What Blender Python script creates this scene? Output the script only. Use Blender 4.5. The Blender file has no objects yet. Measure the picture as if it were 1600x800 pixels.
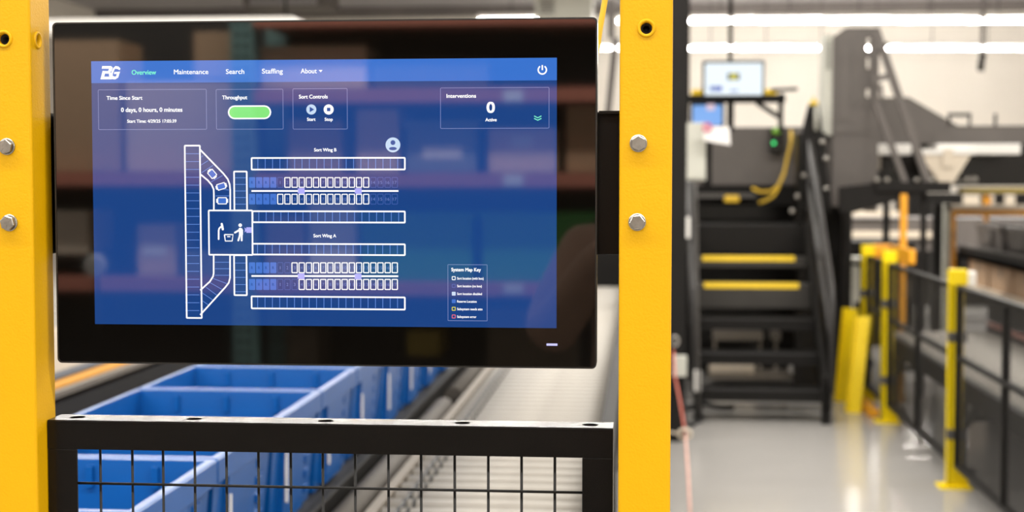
import bpy, bmesh, math, random
from mathutils import Vector, Matrix

random.seed(7)
S = bpy.context.scene
C = S.collection
PI = math.pi

# ------------------------------------------------------------------ camera, view, light
W, H, F = 1600.0, 800.0, 2250.0           # photograph size and focal length in pixels
YAW, PITCH, EYE = math.atan(200 / F), math.atan(115 / F), 1.5
cam_data = bpy.data.cameras.new('camera')
cam_data.sensor_width = 36.0
cam_data.lens = F / W * 36.0
cam_data.clip_start, cam_data.clip_end = 0.05, 120
cam_data.dof.use_dof = True
cam_data.dof.focus_distance = 1.52
cam_data.dof.aperture_fstop = 5.4
cam = bpy.data.objects.new('camera', cam_data)
C.objects.link(cam)
cam.location = (0, 0, EYE)
cam.rotation_euler = (PI / 2 - PITCH, 0, YAW)
S.camera = cam
ROT = cam.rotation_euler.to_matrix()

S.view_settings.view_transform = 'Standard'
S.view_settings.look = 'None'
S.view_settings.gamma = 1.0
S.view_settings.use_curve_mapping = False
S.view_settings.exposure = 0.0

world = bpy.data.worlds.new('world')
S.world = world
world.use_nodes = True
world.node_tree.nodes['Background'].inputs['Color'].default_value = (0.9, 0.92, 1, 1)
world.node_tree.nodes['Background'].inputs['Strength'].default_value = 0.25

LAMP_W = 46.0                             # watts per metre of a continuous strip light row
def lamp_row(y, x0, x1, z=4.35, w=LAMP_W):
    d = bpy.data.lights.new('strip_lamp', 'AREA')
    d.shape = 'RECTANGLE'
    d.size, d.size_y = x1 - x0, 0.14
    d.energy = w * (x1 - x0)
    d.color = (1.0, 0.955, 0.89)
    o = bpy.data.objects.new('strip_lamp', d)
    o.location = ((x0 + x1) / 2, y, z)
    C.objects.link(o)
for y, w in ((-6.1, 104.0), (0.4, 40.0), (7.0, 50.0), (13.0, 60.0), (19.0, 75.0)):   # the hall's rows of strip lights above and behind the camera
    lamp_row(y, -9, 9, w=w)
LAMP_EMIT = 100.0                          # the two rows in view are built as fixtures

# ------------------------------------------------------------------ pixel -> place helpers
def ray(px, py):
    return ROT @ Vector(((px - W / 2) / F, -(py - H / 2) / F, -1.0))
def at(px, py, Y):
    d = ray(px, py)
    return Vector((0, 0, EYE)) + d * (Y / d.y)
def floor_at(px, py):
    d = ray(px, py); k = -EYE / d.z
    return Vector((0, 0, EYE)) + d * k
def X(px, Y, py=285): return at(px, py, Y).x
def Z(py, Y, px=1000): return at(px, py, Y).z

# ------------------------------------------------------------------ materials
MATS = {}
def rgb(r, g, b):
    f = lambda c: (c / 255 / 12.92) if c / 255 <= 0.04045 else ((c / 255 + 0.055) / 1.055) ** 2.4
    return (f(r), f(g), f(b), 1)
def mat(name, col, rough=0.5, metal=0.0, var=0.06, scale=30, bump=0.0, bscale=200, emit=None, es=1.0, spec=0.5, coat=0.0):
    if name in MATS: return MATS[name]
    m = bpy.data.materials.new(name)
    m.use_nodes = True
    nt = m.node_tree
    b = nt.nodes['Principled BSDF']
    b.inputs['Roughness'].default_value = rough
    b.inputs['Metallic'].default_value = metal
    b.inputs['Specular IOR Level'].default_value = spec
    b.inputs['Coat Weight'].default_value = coat
    tc = nt.nodes.new('ShaderNodeTexCoord')
    if var:
        n = nt.nodes.new('ShaderNodeTexNoise')
        n.inputs['Scale'].default_value = scale
        n.inputs['Detail'].default_value = 4
        nt.links.new(tc.outputs['Object'], n.inputs['Vector'])
        r = nt.nodes.new('ShaderNodeValToRGB')
        r.color_ramp.elements[0].position, r.color_ramp.elements[1].position = 0.3, 0.7
        r.color_ramp.elements[0].color = tuple(c * (1 - var) for c in col[:3]) + (1,)
        r.color_ramp.elements[1].color = tuple(min(1, c * (1 + var)) for c in col[:3]) + (1,)
        nt.links.new(n.outputs['Fac'], r.inputs['Fac'])
        nt.links.new(r.outputs['Color'], b.inputs['Base Color'])
    else:
        b.inputs['Base Color'].default_value = col
    if bump:
        n2 = nt.nodes.new('ShaderNodeTexNoise')
        n2.inputs['Scale'].default_value = bscale
        nt.links.new(tc.outputs['Object'], n2.inputs['Vector'])
        bp = nt.nodes.new('ShaderNodeBump')
        bp.inputs['Strength'].default_value = bump
        bp.inputs['Distance'].default_value = 0.001
        nt.links.new(n2.outputs['Fac'], bp.inputs['Height'])
        nt.links.new(bp.outputs['Normal'], b.inputs['Normal'])
    if emit:
        b.inputs['Emission Color'].default_value = emit
        b.inputs['Emission Strength'].default_value = es
    MATS[name] = m
    return m

YEL = mat('yellow_powder_coat', (0.575, 0.312, 0.0004, 1), 0.45, var=0.02, scale=8, spec=0.2, bump=0.25, bscale=420)
FYEL = mat('yellow_fence_paint', (0.86, 0.64, 0.001, 1), 0.4, var=0.04, scale=6, spec=0.3)
ORANGE = mat('orange_paint', (0.82, 0.36, 0.01, 1), 0.45)
BLACK = mat('black_powder_coat', (0.0045, 0.0036, 0.0030, 1), 0.22, var=0.1, spec=0.26)
WIRE = mat('black_wire_coating', (0.004, 0.0035, 0.003, 1), 0.5, var=0.1, spec=0.2)
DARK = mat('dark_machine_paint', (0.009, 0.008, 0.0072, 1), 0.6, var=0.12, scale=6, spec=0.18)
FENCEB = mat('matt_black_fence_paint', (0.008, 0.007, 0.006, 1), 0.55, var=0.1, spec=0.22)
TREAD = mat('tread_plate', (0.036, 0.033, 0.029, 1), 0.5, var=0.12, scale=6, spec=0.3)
MID = mat('grey_machine_paint', (0.105, 0.092, 0.084, 1), 0.5, var=0.08, scale=5)
STEEL = mat('galvanised_steel', (0.30, 0.285, 0.26, 1), 0.32, 1.0, var=0.12, scale=160)
TUBE = mat('grey_steel_tube', (0.09, 0.084, 0.078, 1), 0.5, 0.0, var=0.1, spec=0.3)
HAND = mat('dark_handrail', (0.022, 0.020, 0.019, 1), 0.5, var=0.1)
ROLL = mat('zinc_roller', (0.36, 0.335, 0.295, 1), 0.5, 0.0, var=0.08, scale=14)
RAIL = mat('beige_rail', (0.20, 0.175, 0.145, 1), 0.6, 0.0, var=0.08, spec=0.25)
BLUE = mat('blue_plastic', (0.0008, 0.088, 0.345, 1), 0.30, var=0.05, scale=10, spec=0.6)
RUB = mat('black_rubber', (0.02, 0.02, 0.02, 1), 0.6)
CARD = mat('cardboard', (0.48, 0.32, 0.20, 1), 0.85, var=0.08, scale=20)
WHITEP = mat('white_plastic', (0.80, 0.78, 0.74, 1), 0.4, var=0.03)
PAPER = mat('white_label', (0.82, 0.80, 0.78, 1), 0.7, var=0.02)
GREYBOX = mat('pale_grey_enclosure', (0.50, 0.50, 0.44, 1), 0.5, var=0.03)
CREAM = mat('cream_sheet', (0.62, 0.54, 0.43, 1), 0.5, var=0.04)
WALLM = mat('cream_wall_paint', (0.88, 0.83, 0.75, 1), 0.85, var=0.02, scale=1.2)
CEILM = mat('grey_ceiling_deck', (0.46, 0.45, 0.46, 1), 0.8, var=0.06, scale=2)
TRIMM = mat('brown_grey_trim', (0.17, 0.15, 0.14, 1), 0.7, var=0.1, scale=2)
FLOORM = mat('grey_epoxy_floor', (0.40, 0.385, 0.365, 1), 0.16, var=0.05, scale=0.9, bump=0.05, bscale=3)
REDB = mat('red_rack_beam', (0.52, 0.19, 0.13, 1), 0.5)
TEAL = mat('teal_rack_upright', (0.14, 0.25, 0.24, 1), 0.5)
GREEN = mat('green_plastic', (0.06, 0.32, 0.06, 1), 0.45)
GREYP = mat('grey_plastic', (0.22, 0.25, 0.28, 1), 0.45)
WOODM = mat('deck_board', (0.10, 0.075, 0.05, 1), 0.8, var=0.2, scale=8)
REDC = mat('red_cord', (0.50, 0.13, 0.09, 1), 0.6)
YELC = mat('yellow_cable', (0.78, 0.50, 0.03, 1), 0.5)
TAPE = mat('yellow_tape', (0.85, 0.58, 0.02, 1), 0.5)
MAG = mat('magenta_print', (0.62, 0.05, 0.16, 1), 0.6)
LAMPM = mat('lamp_tube', (0.9, 0.9, 0.9, 1), 0.5, var=0, emit=(1, 0.95, 0.88, 1), es=LAMP_EMIT)
LEDG = mat('green_led', (0.02, 0.2, 0.05, 1), 0.5, var=0, emit=(0.05, 1, 0.25, 1), es=1.6)
LEDV = mat('violet_led', (0.1, 0.1, 0.2, 1), 0.3, var=0, emit=(0.50, 0.50, 1, 1), es=1.0)
GLASSB = mat('black_display_glass', (0.002, 0.0016, 0.0012, 1), 0.03, var=0, spec=0.95)
SHELL = mat('black_display_shell', (0.014, 0.013, 0.012, 1), 0.25, var=0.05)
def lit(name, r, g, b, es=1.0):          # a lit pixel of the display under its glossy glass
    return mat(name, (0.004, 0.004, 0.005, 1), 0.03, var=0, emit=rgb(r, g, b), es=es, spec=0.95)
U_BG = lit('display_blue', 16, 64, 132)
U_HEAD = lit('display_header_blue', 54, 114, 206)
U_WHITE = lit('display_white', 255, 255, 255, 1.1)
U_PALE = lit('display_pale', 200, 222, 246)
U_BOX = lit('display_box_line', 120, 136, 190)
U_TICK = lit('display_tick', 100, 142, 224)
U_RES = lit('display_reserve_blue', 66, 116, 208)
U_DIM = lit('display_dim_line', 66, 98, 176)
U_NUM = lit('display_number', 104, 130, 200)
U_RNUM = lit('display_reserve_letter', 50, 84, 160)
U_MINT = lit('display_mint', 130, 246, 206)
U_GREEN = lit('display_green', 134, 232, 124)
U_LILAC = lit('display_lilac', 178, 176, 255)
U_YEL = lit('display_yellow', 240, 226, 60)
U_RED = lit('display_red', 240, 110, 130)

# ------------------------------------------------------------------ mesh helpers
def box(bm, x0, x1, y0, y1, z0, z1, bev=0.0, seg=2, M=None):
    vs = [bm.verts.new((x, y, z)) for x in (x0, x1) for y in (y0, y1) for z in (z0, z1)]
    fs = [bm.faces.new([vs[i] for i in q]) for q in ((0, 1, 3, 2), (4, 6, 7, 5), (0, 4, 5, 1), (2, 3, 7, 6), (0, 2, 6, 4), (1, 5, 7, 3))]
    new = vs
    if bev:
        es = list({e for f in fs for e in f.edges})
        r = bmesh.ops.bevel(bm, geom=es, offset=bev, segments=seg, affect='EDGES', profile=0.5)
        new = list({v for f in r['faces'] for v in f.verts} | {v for v in vs if v.is_valid})
    if M is not None:
        bmesh.ops.transform(bm, matrix=M, verts=[v for v in new if v.is_valid])
    return new
def frame_of(d):
    d = d.normalized()
    a = Vector((0, 0, 1)) if abs(d.z) < 0.9 else Vector((1, 0, 0))
    u = d.cross(a).normalized()
    return u, d.cross(u).normalized()
def tube(bm, pts, r, seg=10, caps=True):
    pts = [Vector(p) for p in pts]
    rings = []
    for i, p in enumerate(pts):
        if i == 0: d = pts[1] - p
        elif i == len(pts) - 1: d = p - pts[-2]
        else: d = (pts[i + 1] - p).normalized() + (p - pts[i - 1]).normalized()
        u, v = frame_of(d)
        if rings:                         # keep the frame from flipping
            pu = rings[-1][1]
            u = (pu - d.normalized() * pu.dot(d.normalized())).normalized()
            v = d.normalized().cross(u)
        ring = [bm.verts.new(p + (u * math.cos(2 * PI * k / seg) + v * math.sin(2 * PI * k / seg)) * r) for k in range(seg)]
        rings.append((ring, u))
    for (a, _), (b, _) in zip(rings, rings[1:]):
        for k in range(seg):
            f = bm.faces.new((a[k], a[(k + 1) % seg], b[(k + 1) % seg], b[k]))
            f.smooth = True
    if caps:
        bm.faces.new(rings[0][0][::-1]); bm.faces.new(rings[-1][0])
def bar(bm, p0, p1, w, h, up=Vector((0, 0, 1))):
    p0, p1 = Vector(p0), Vector(p1)
    d = (p1 - p0).normalized()
    s = d.cross(up)
    s = s.normalized() if s.length > 1e-4 else Vector((1, 0, 0))
    t = s.cross(d).normalized()
    vs = [bm.verts.new(p + s * (w / 2 * a) + t * (h / 2 * b)) for p in (p0, p1) for a, b in ((-1, -1), (1, -1), (1, 1), (-1, 1))]
    for q in ((3, 2, 1, 0), (4, 5, 6, 7), (0, 1, 5, 4), (1, 2, 6, 5), (2, 3, 7, 6), (3, 0, 4, 7)):
        bm.faces.new([vs[i] for i in q])
def prism(bm, pts, y0, y1):              # outline in X,Z given thickness along Y
    a = [bm.verts.new((p[0], y0, p[1])) for p in pts]
    b = [bm.verts.new((p[0], y1, p[1])) for p in pts]
    n = len(pts)
    bm.faces.new(a); bm.faces.new(b[::-1])
    for i in range(n):
        bm.faces.new((a[i], b[i], b[(i + 1) % n], a[(i + 1) % n]))
def prism_x(bm, pts, x0, x1):            # outline in Y,Z given thickness along X
    a = [bm.verts.new((x0, p[0], p[1])) for p in pts]
    b = [bm.verts.new((x1, p[0], p[1])) for p in pts]
    n = len(pts)
    bm.faces.new(a[::-1]); bm.faces.new(b)
    for i in range(n):
        bm.faces.new((a[i], a[(i + 1) % n], b[(i + 1) % n], b[i]))
def lathe_y(bm, cx, cz, prof, seg=24, smooth=True):     # profile of (y, r) turned about an axis along Y
    rings = []
    for y, r in prof:
        if r < 1e-6: rings.append([bm.verts.new((cx, y, cz))])
        else: rings.append([bm.verts.new((cx + r * math.cos(2 * PI * k / seg), y, cz + r * math.sin(2 * PI * k / seg))) for k in range(seg)])
    for a, b in zip(rings, rings[1:]):
        for k in range(seg):
            k2 = (k + 1) % seg
            if len(a) == 1 and len(b) == 1: continue
            q = (a[0], b[k2], b[k]) if len(a) == 1 else (a[k], a[k2], b[0]) if len(b) == 1 else (a[k], a[k2], b[k2], b[k])
            f = bm.faces.new(q); f.smooth = smooth
def BM(): return bmesh.new()
def obj(name, bm, m, parent=None, fix=True):
    if fix: bmesh.ops.recalc_face_normals(bm, faces=bm.faces)
    if parent is not None:
        o_ = parent
        while o_.parent: o_ = o_.parent
        bmesh.ops.translate(bm, vec=-o_.location, verts=bm.verts)
    me = bpy.data.meshes.new(name)
    bm.to_mesh(me); bm.free()
    me.materials.append(m)
    o = bpy.data.objects.new(name, me)
    C.objects.link(o)
    if parent is not None: o.parent = parent
    return o
def thing(name, label, cat, loc, group=None):
    o = bpy.data.objects.new(name, None)
    o.empty_display_size = 0.1
    o.location = loc
    C.objects.link(o)
    o['label'], o['category'] = label, cat
    if group: o['group'] = group
    return o
def many(name, m, parent, boxes):
    for q in boxes:
        bm = BM(); box(bm, *q); obj(name, bm, m, parent)
def solo(name, bm, m, label, cat, group=None):
    o = obj(name, bm, m)
    o['label'], o['category'] = label, cat
    if group: o['group'] = group
    return o
def struct(name, bm, m):
    o = obj(name, bm, m)
    o['kind'] = 'structure'
    return o
def dup(root, delta, label, group=None):
    r = root.copy(); C.objects.link(r)
    r.location = root.location + Vector(delta)
    r['label'] = label
    if group: r['group'] = group
    for ch in list(root.children):
        c = ch.copy(); C.objects.link(c); c.parent = r
        for g in list(ch.children):
            d = g.copy(); C.objects.link(d); d.parent = c
    return r
def cut(o, cutter_bm):                    # carve holes out of a mesh for good
    me = bpy.data.meshes.new('cutter')
    bmesh.ops.recalc_face_normals(cutter_bm, faces=cutter_bm.faces)
    cutter_bm.to_mesh(me); cutter_bm.free()
    co = bpy.data.objects.new('cutter', me)
    C.objects.link(co)
    md = o.modifiers.new('cut', 'BOOLEAN')
    md.operation, md.object, md.solver = 'DIFFERENCE', co, 'EXACT'
    if o.parent: co.location = o.parent.location
    dg = bpy.context.evaluated_depsgraph_get(); dg.update()
    new = bpy.data.meshes.new_from_object(o.evaluated_get(dg))
    o.modifiers.clear()
    o.data = new
    bpy.data.objects.remove(co)

# ------------------------------------------------------------------ the hall
WALL_Y, CEIL = 34.0, 5.62
b = BM(); box(b, -13, 12, -10, WALL_Y, -0.2, 0); struct('floor', b, FLOORM)
b = BM(); box(b, -13, 12, -10, WALL_Y, CEIL, CEIL + 0.2); struct('ceiling', b, CEILM)
b = BM(); box(b, -13.2, 12.2, WALL_Y, WALL_Y + 0.2, -0.2, CEIL + 0.2); struct('wall_back', b, WALLM)
b = BM(); box(b, -13.2, 12.2, -10.2, -10, -0.2, CEIL + 0.2); struct('wall_front', b, WALLM)
b = BM(); box(b, -13.2, -13, -10, WALL_Y, -0.2, CEIL + 0.2); struct('wall_left', b, WALLM)
b = BM(); box(b, 12, 12.2, -10, WALL_Y, -0.2, CEIL + 0.2); struct('wall_right', b, WALLM)
b = BM(); box(b, -13, 12, WALL_Y - 0.35, WALL_Y, CEIL - 0.22, CEIL); struct('trim_1', b, TRIMM)
b = BM(); box(b, -13, 12, 29.6, 29.9, CEIL - 0.2, CEIL); struct('trim_2', b, TRIMM)

# ------------------------------------------------------------------ guard posts
PY0, PY1 = 1.470, 1.524                   # front and back of the guard posts
POST_W = 0.054
XL1 = X(50, PY0); XL0 = XL1 - POST_W      # post beside the display's left edge
XR0 = X(967.5, PY0); XR1 = XR0 + 0.0535
BS = 0.0000
def hex_bolt(parent, cx, cz, y, r=0.0082, turn=0.2):
    bm = BM()
    lathe_y(bm, cx, cz, [(y + 0.002, 0), (y + 0.002, r * 1.08), (y - 0.0012, r * 1.08), (y - 0.0018, r * 0.98), (y - 0.0018, 0)], 28, False)
    for yy0, yy1, rr0, rr1 in ((y - 0.0018, y - 0.0066, r * 0.98, r * 0.98), (y - 0.0066, y - 0.0074, r * 0.98, r * 0.84)):
        a = [bm.verts.new((cx + rr0 * math.cos(turn + k * PI / 3), yy0, cz + rr0 * math.sin(turn + k * PI / 3))) for k in range(6)]
        c = [bm.verts.new((cx + rr1 * math.cos(turn + k * PI / 3), yy1, cz + rr1 * math.sin(turn + k * PI / 3))) for k in range(6)]
        for k in range(6): bm.faces.new((a[k], a[(k + 1) % 6], c[(k + 1) % 6], c[k]))
        if rr1 < rr0: bm.faces.new(c)
    o = obj('bolt', bm, STEEL, parent)
    bm = BM()                              # raised grade marks on the head
    for k in range(5):
        a = turn + k * 2 * PI / 5
        d = Vector((math.cos(a), 0, math.sin(a)))
        p = Vector((cx, y - 0.0075, cz))
        bar(bm, p + d * r * 0.25, p + d * r * 0.66, 0.0012, 0.0006, Vector((0, 1, 0)))
    obj('head_mark', bm, STEEL, o)
    return o
def rivet_nut(parent, p, axis):           # flanged threaded insert
    bm = BM()
    lathe_y(bm, 0, 0, [(0.0005, 0.0092), (-0.0006, 0.0094), (-0.0016, 0.0086), (-0.0016, 0.0066), (0.0012, 0.0058), (0.0040, 0.0056)], 28)
    M = Matrix.Translation(p) @ (Matrix.Identity(4) if axis == 'y' else Matrix.Rotation(PI / 2, 4, 'Z'))
    bmesh.ops.transform(bm, matrix=M, verts=bm.verts)
    o = obj('rivet_nut', bm, YEL, parent)
    bm = BM()
    lathe_y(bm, 0, 0, [(0.0040, 0.0056), (0.0042, 0.0034), (0.013, 0.0034), (0.013, 0)], 20)
    bmesh.ops.transform(bm, matrix=M, verts=bm.verts)
    obj('bore', bm, DARK, o)
def guard_post(x0, x1, label):
    t = thing('guard_post', label, 'post', ((x0 + x1) / 2, (PY0 + PY1) / 2, 0), 'yellow guard posts either side of the display')
    bm = BM(); box(bm, x0, x1, PY0, PY1, 0.006, 2.4, 0.0035, 3)
    col = obj('column', bm, YEL, t)
    bm = BM(); box(bm, x0 - 0.04, x1 + 0.04, PY0 - 0.04, PY1 + 0.04, 0, 0.008, 0.001); obj('base_plate', bm, YEL, t)
    return t, col
tL, colL = guard_post(XL0, XL1, 'yellow square steel post on the left of the large touch display, two grommet holes showing')
tR, colR = guard_post(XR0, XR1, 'yellow square steel post between the large touch display and the black stairs')
pl1, pl2 = at(6, 61, PY0), Vector((XL1, PY0 + 0.020, Z(63, PY0 + 0.02, 62)))
pr1 = at(1010, 44, PY0)
def cyl_cut(items):
    bm = BM()
    for p, ax in items:
        n = BM()
        if ax == 'y': tube(bm, [p + Vector((0, -0.006, 0)), p + Vector((0, 0.014, 0))], 0.0066, 24)
        else: tube(bm, [p + Vector((0.006, 0, 0)), p + Vector((-0.014, 0, 0))], 0.0066, 24)
        n.free()
    return bm
def local(bm, t):
    bmesh.ops.translate(bm, vec=-t.location, verts=bm.verts); return bm
cut(colL, local(cyl_cut([(pl1, 'y'), (pl2, 'x')]), tL))
cut(colR, local(cyl_cut([(pr1, 'y')]), tR))
rivet_nut(tL, pl1, 'y'); rivet_nut(tL, pl2, 'x'); rivet_nut(tR, pr1, 'y')
for px, py, tn in ((11, 229, 0.3), (15, 348, 0.75)):
    p = at(px, py, PY0); hex_bolt(tL, p.x, p.z, PY0, turn=tn)
for px, py, tn in ((997.5, 224, 0.55), (995.5, 347, 0.1)):
    p = at(px, py, PY0); hex_bolt(tR, p.x, p.z, PY0, turn=tn)

# ------------------------------------------------------------------ touch display
MY = 1.502                                # plane of the display glass
mx0, mx1 = at(86, 300, MY).x, at(932.8, 300, MY).x
mz1, mz0 = (at(86, 36, MY).z + at(933, 26, MY).z) / 2, (at(87, 567, MY).z + at(932, 576, MY).z) / 2
disp = thing('touch_display', 'large black touch display with a lit blue sorting map, between the yellow posts', 'display', ((mx0 + mx1) / 2, MY, mz0))
def rrect(x0, x1, z0, z1, r, n=6):
    out = []
    for cx, cz, a0 in ((x1 - r, z1 - r, 0), (x0 + r, z1 - r, PI / 2), (x0 + r, z0 + r, PI), (x1 - r, z0 + r, 1.5 * PI)):
        out += [(cx + r * math.cos(a0 + PI / 2 * k / n), cz + r * math.sin(a0 + PI / 2 * k / n)) for k in range(n + 1)]
    return out
bm = BM(); prism(bm, rrect(mx0, mx1, mz0, mz1, 0.005), MY + 0.0012, MY + 0.024)
prism(bm, rrect(mx0 + 0.05, mx1 - 0.05, mz0 + 0.04, mz1 - 0.04, 0.01), MY + 0.022, MY + 0.048)
hs = obj('housing', bm, SHELL, disp)
bm = BM()
o0, o1 = rrect(mx0, mx1, mz0, mz1, 0.005), rrect(mx0 + 0.0016, mx1 - 0.0016, mz0 + 0.0016, mz1 - 0.0016, 0.0042)
va = [bm.verts.new((p[0], MY + 0.0014, p[1])) for p in o0]; vb = [bm.verts.new((p[0], MY - 0.0006, p[1])) for p in o0]
vc = [bm.verts.new((p[0], MY - 0.0006, p[1])) for p in o1]; vd = [bm.verts.new((p[0], MY + 0.0014, p[1])) for p in o1]
for r0, r1 in ((va, vb), (vb, vc), (vc, vd)):
    for i in range(len(r0)): bm.faces.new((r0[i], r0[(i + 1) % len(r0)], r1[(i + 1) % len(r1)], r1[i]))
obj('edge_frame', bm, SHELL, disp)
bm = BM(); prism(bm, rrect(mx0 + 0.0018, mx1 - 0.0018, mz0 + 0.0018, mz1 - 0.0018, 0.004), MY, MY + 0.001)
obj('front_glass', bm, GLASSB, disp)
p0, p1 = at(854, 536.7, MY), at(871, 540.2, MY)
bm = BM(); box(bm, p0.x, p1.x, MY - 0.0003, MY + 0.0005, p1.z, p0.z); obj('power_light', bm, LEDV, disp)
# wall bracket that carries the display on the posts
bz1, bz0 = Z(173, PY1, 950), Z(400, PY1, 950)
bm = BM()
bx0 = mx1 - 0.07
box(bm, bx0, XR1 - 0.002, 1.5505, 1.5555, bz0, bz1, 0.0008)
box(bm, XR0 + 0.001, XR1 - 0.002, PY1 + 0.0005, 1.5505, bz0, bz0 + 0.004); box(bm, XR0 + 0.001, XR1 - 0.002, PY1 + 0.0005, 1.5505, bz1 - 0.004, bz1)
box(bm, mx1 + 0.001, XR0, 1.5255, 1.5505, bz1 - 0.003, bz1)
obj('mounting_bracket', bm, BLACK, disp)
bm = BM()
box(bm, XL0 + 0.002, mx0 + 0.07, 1.5505, 1.5555, bz0, bz1, 0.0008)
box(bm, XL0 + 0.002, XL1 - 0.001, PY1 + 0.0005, 1.5505, bz0, bz1)
obj('mounting_bracket', bm, BLACK, disp)

# ---- what the display shows
sx0, sx1 = at(145.5, 300, MY).x, at(869.8, 300, MY).x
sz1, sz0 = (at(145, 94, MY).z + at(870, 92, MY).z) / 2, (at(147, 506, MY).z + at(869, 513, MY).z) / 2
bm = BM(); box(bm, sx0, sx1, MY - 0.00012, MY + 0.0005, sz0, sz1)
screen = obj('screen', bm, U_BG, disp)
PXM = (sx1 - sx0) / 724.0                 # metres per picture element of the map
class UI:
    """flat lit shapes on the glass; coordinates are read off the photograph at the shape's left end"""
    def __init__(s, layer): s.bm, s.y = BM(), MY - 0.0002 - 0.00008 * layer
    def P(s, px, py): q = at(px, py, MY); return q.x, q.z
    def poly(s, pts):
        s.bm.faces.new([s.bm.verts.new((x, s.y, z)) for x, z in pts])
    def pxpoly(s, pts): s.poly([s.P(*p) for p in pts])
    def rect(s, x0, y0, x1, y1, r=0.0):
        a, c = s.P(x0, y0), s.P(x0, y1)
        xx1 = s.P(x1, y0)[0]
        s.poly(rrect(a[0], xx1, c[1], a[1], r * PXM, 4) if r else [(a[0], a[1]), (xx1, a[1]), (xx1, c[1]), (a[0], c[1])])
    def loop(s, o, i):
        n = len(o)
        vo = [s.bm.verts.new((x, s.y, z)) for x, z in o]; vi = [s.bm.verts.new((x, s.y, z)) for x, z in i]
        for k in range(n): s.bm.faces.new((vo[k], vo[(k + 1) % n], vi[(k + 1) % n], vi[k]))
    def outline(s, x0, y0, x1, y1, w, r=1.5):
        a, c = s.P(x0, y0), s.P(x0, y1)
        xx1 = s.P(x1, y0)[0]
        w, r = w * PXM, r * PXM
        s.loop(rrect(a[0], xx1, c[1], a[1], r, 4), rrect(a[0] + w, xx1 - w, c[1] + w, a[1] - w, max(r - w, r * 0.35), 4))
    def line(s, pts, w, cap=False):
        q = [Vector(s.P(*p)) for p in pts]
        w = w * PXM / 2
        L, R = [], []
        for i, p in enumerate(q):
            d = (q[min(i + 1, len(q) - 1)] - q[max(i - 1, 0)]).normalized()
            n = Vector((-d.y, d.x)) * w
            L.append(p + n); R.append(p - n)
        for i in range(len(q) - 1):
            s.poly([L[i], L[i + 1], R[i + 1], R[i]])
        if cap:
            for p in (q[0], q[-1]): s.poly([(p.x + w * math.cos(k * PI / 6), p.y + w * math.sin(k * PI / 6)) for k in range(12)])
    def disc(s, cx, cy, r, n=28, sy=1.0):
        c = s.P(cx, cy); r *= PXM
        s.poly([(c[0] + r * math.cos(2 * PI * k / n), c[1] + sy * r * math.sin(2 * PI * k / n)) for k in range(n)])
    def ring(s, cx, cy, r0, r1, a0=0, a1=2 * PI, n=36):
        c = s.P(cx, cy)
        f = lambda r, k: (c[0] + r * PXM * math.cos(a0 + (a1 - a0) * k / n), c[1] + r * PXM * math.sin(a0 + (a1 - a0) * k / n))
        for k in range(n): s.poly([f(r0, k), f(r1, k), f(r1, k + 1), f(r0, k + 1)])
    def text(s, t, x0, x1, base, cap, bold=0.012):
        cu = bpy.data.curves.new('lettering', 'FONT')
        cu.body, cu.fill_mode = t, 'FRONT'
        cu.resolution_u = 4
        ob = bpy.data.objects.new('lettering', cu)
        C.objects.link(ob)
        dg = bpy.context.evaluated_depsgraph_get(); dg.update()
        me = bpy.data.meshes.new_from_object(ob.evaluated_get(dg))
        xs = [v.co.x for v in me.vertices]
        mnx, mxx = min(xs), max(xs)
        a, e = s.P(x0, base), s.P(x1, base)
        kx, kz = (e[0] - a[0]) / (mxx - mnx), cap * PXM / 0.70
        for ox, oz in (((-1, -.6), (1, -.6), (1, .6), (-1, .6)) if bold else ((0, 0),)):    # heavier strokes: the letters struck over themselves
            vs = [s.bm.verts.new((a[0] + (v.co.x - mnx) * kx + ox * bold * kz, s.y, a[1] + v.co.y * kz + oz * bold * kz)) for v in me.vertices]
            for p in me.polygons: s.bm.faces.new([vs[i] for i in p.vertices])
        bpy.data.objects.remove(ob); bpy.data.curves.remove(cu); bpy.data.meshes.remove(me)
    def done(s, name, m, label=None):
        o = obj(name, s.bm, m, screen, fix=False)
        if label: o['label'] = label
        return o

u = UI(0); a = u.P(145.5, 130); u.poly([(sx0, sz1), (sx1, sz1), (sx1, a[1]), (sx0, a[1])]); u.done('header_bar', U_HEAD)
u = UI(1)                                 # the slanted double letter emblem
def LG(pts): u.pxpoly([(140 + x * 0.16247, 85 + y * 0.16247) for x, y in pts])
LG([(122, 112), (205, 112), (222, 124), (220, 138), (118, 138)])                     # top stroke of the first letter
LG([(190, 132), (221, 134), (212, 160), (196, 172), (180, 160)])
LG([(126, 160), (196, 160), (202, 172), (192, 186), (120, 184)])
LG([(126, 158), (154, 160), (136, 240), (105, 240)])
LG([(134, 214), (196, 214), (214, 240), (128, 240)])
LG([(186, 182), (202, 172), (212, 196), (206, 222), (190, 216)])
LG([(228, 132), (250, 112), (278, 116), (298, 136), (290, 152), (268, 140), (244, 138)])
LG([(228, 132), (244, 138), (226, 180), (222, 206), (240, 214), (236, 240), (206, 236), (198, 214), (206, 180)])
LG([(238, 170), (294, 166), (288, 184), (236, 190)])
LG([(262, 186), (288, 184), (276, 222), (248, 240), (232, 240), (238, 214), (256, 212)])
u.done('emblem', U_WHITE)
u = UI(1); u.text('Overview', 206, 244, 116.7, 7.3, 0.02); u.done('selected_menu_text', U_MINT, 'mint green menu word on the blue header')
u = UI(1)
for t, x0, x1, by in (('Maintenance', 272, 325.5, 116), ('Search', 353.2, 381.7, 115.5), ('Staffing', 409.6, 442, 114.9), ('About', 470, 495, 114.6)):
    u.text(t, x0, x1, by, 7.3, 0.014)
u.pxpoly([(498, 109.4), (504.2, 109.4), (501.1, 113)])
u.done('menu_text', U_WHITE)
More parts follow.
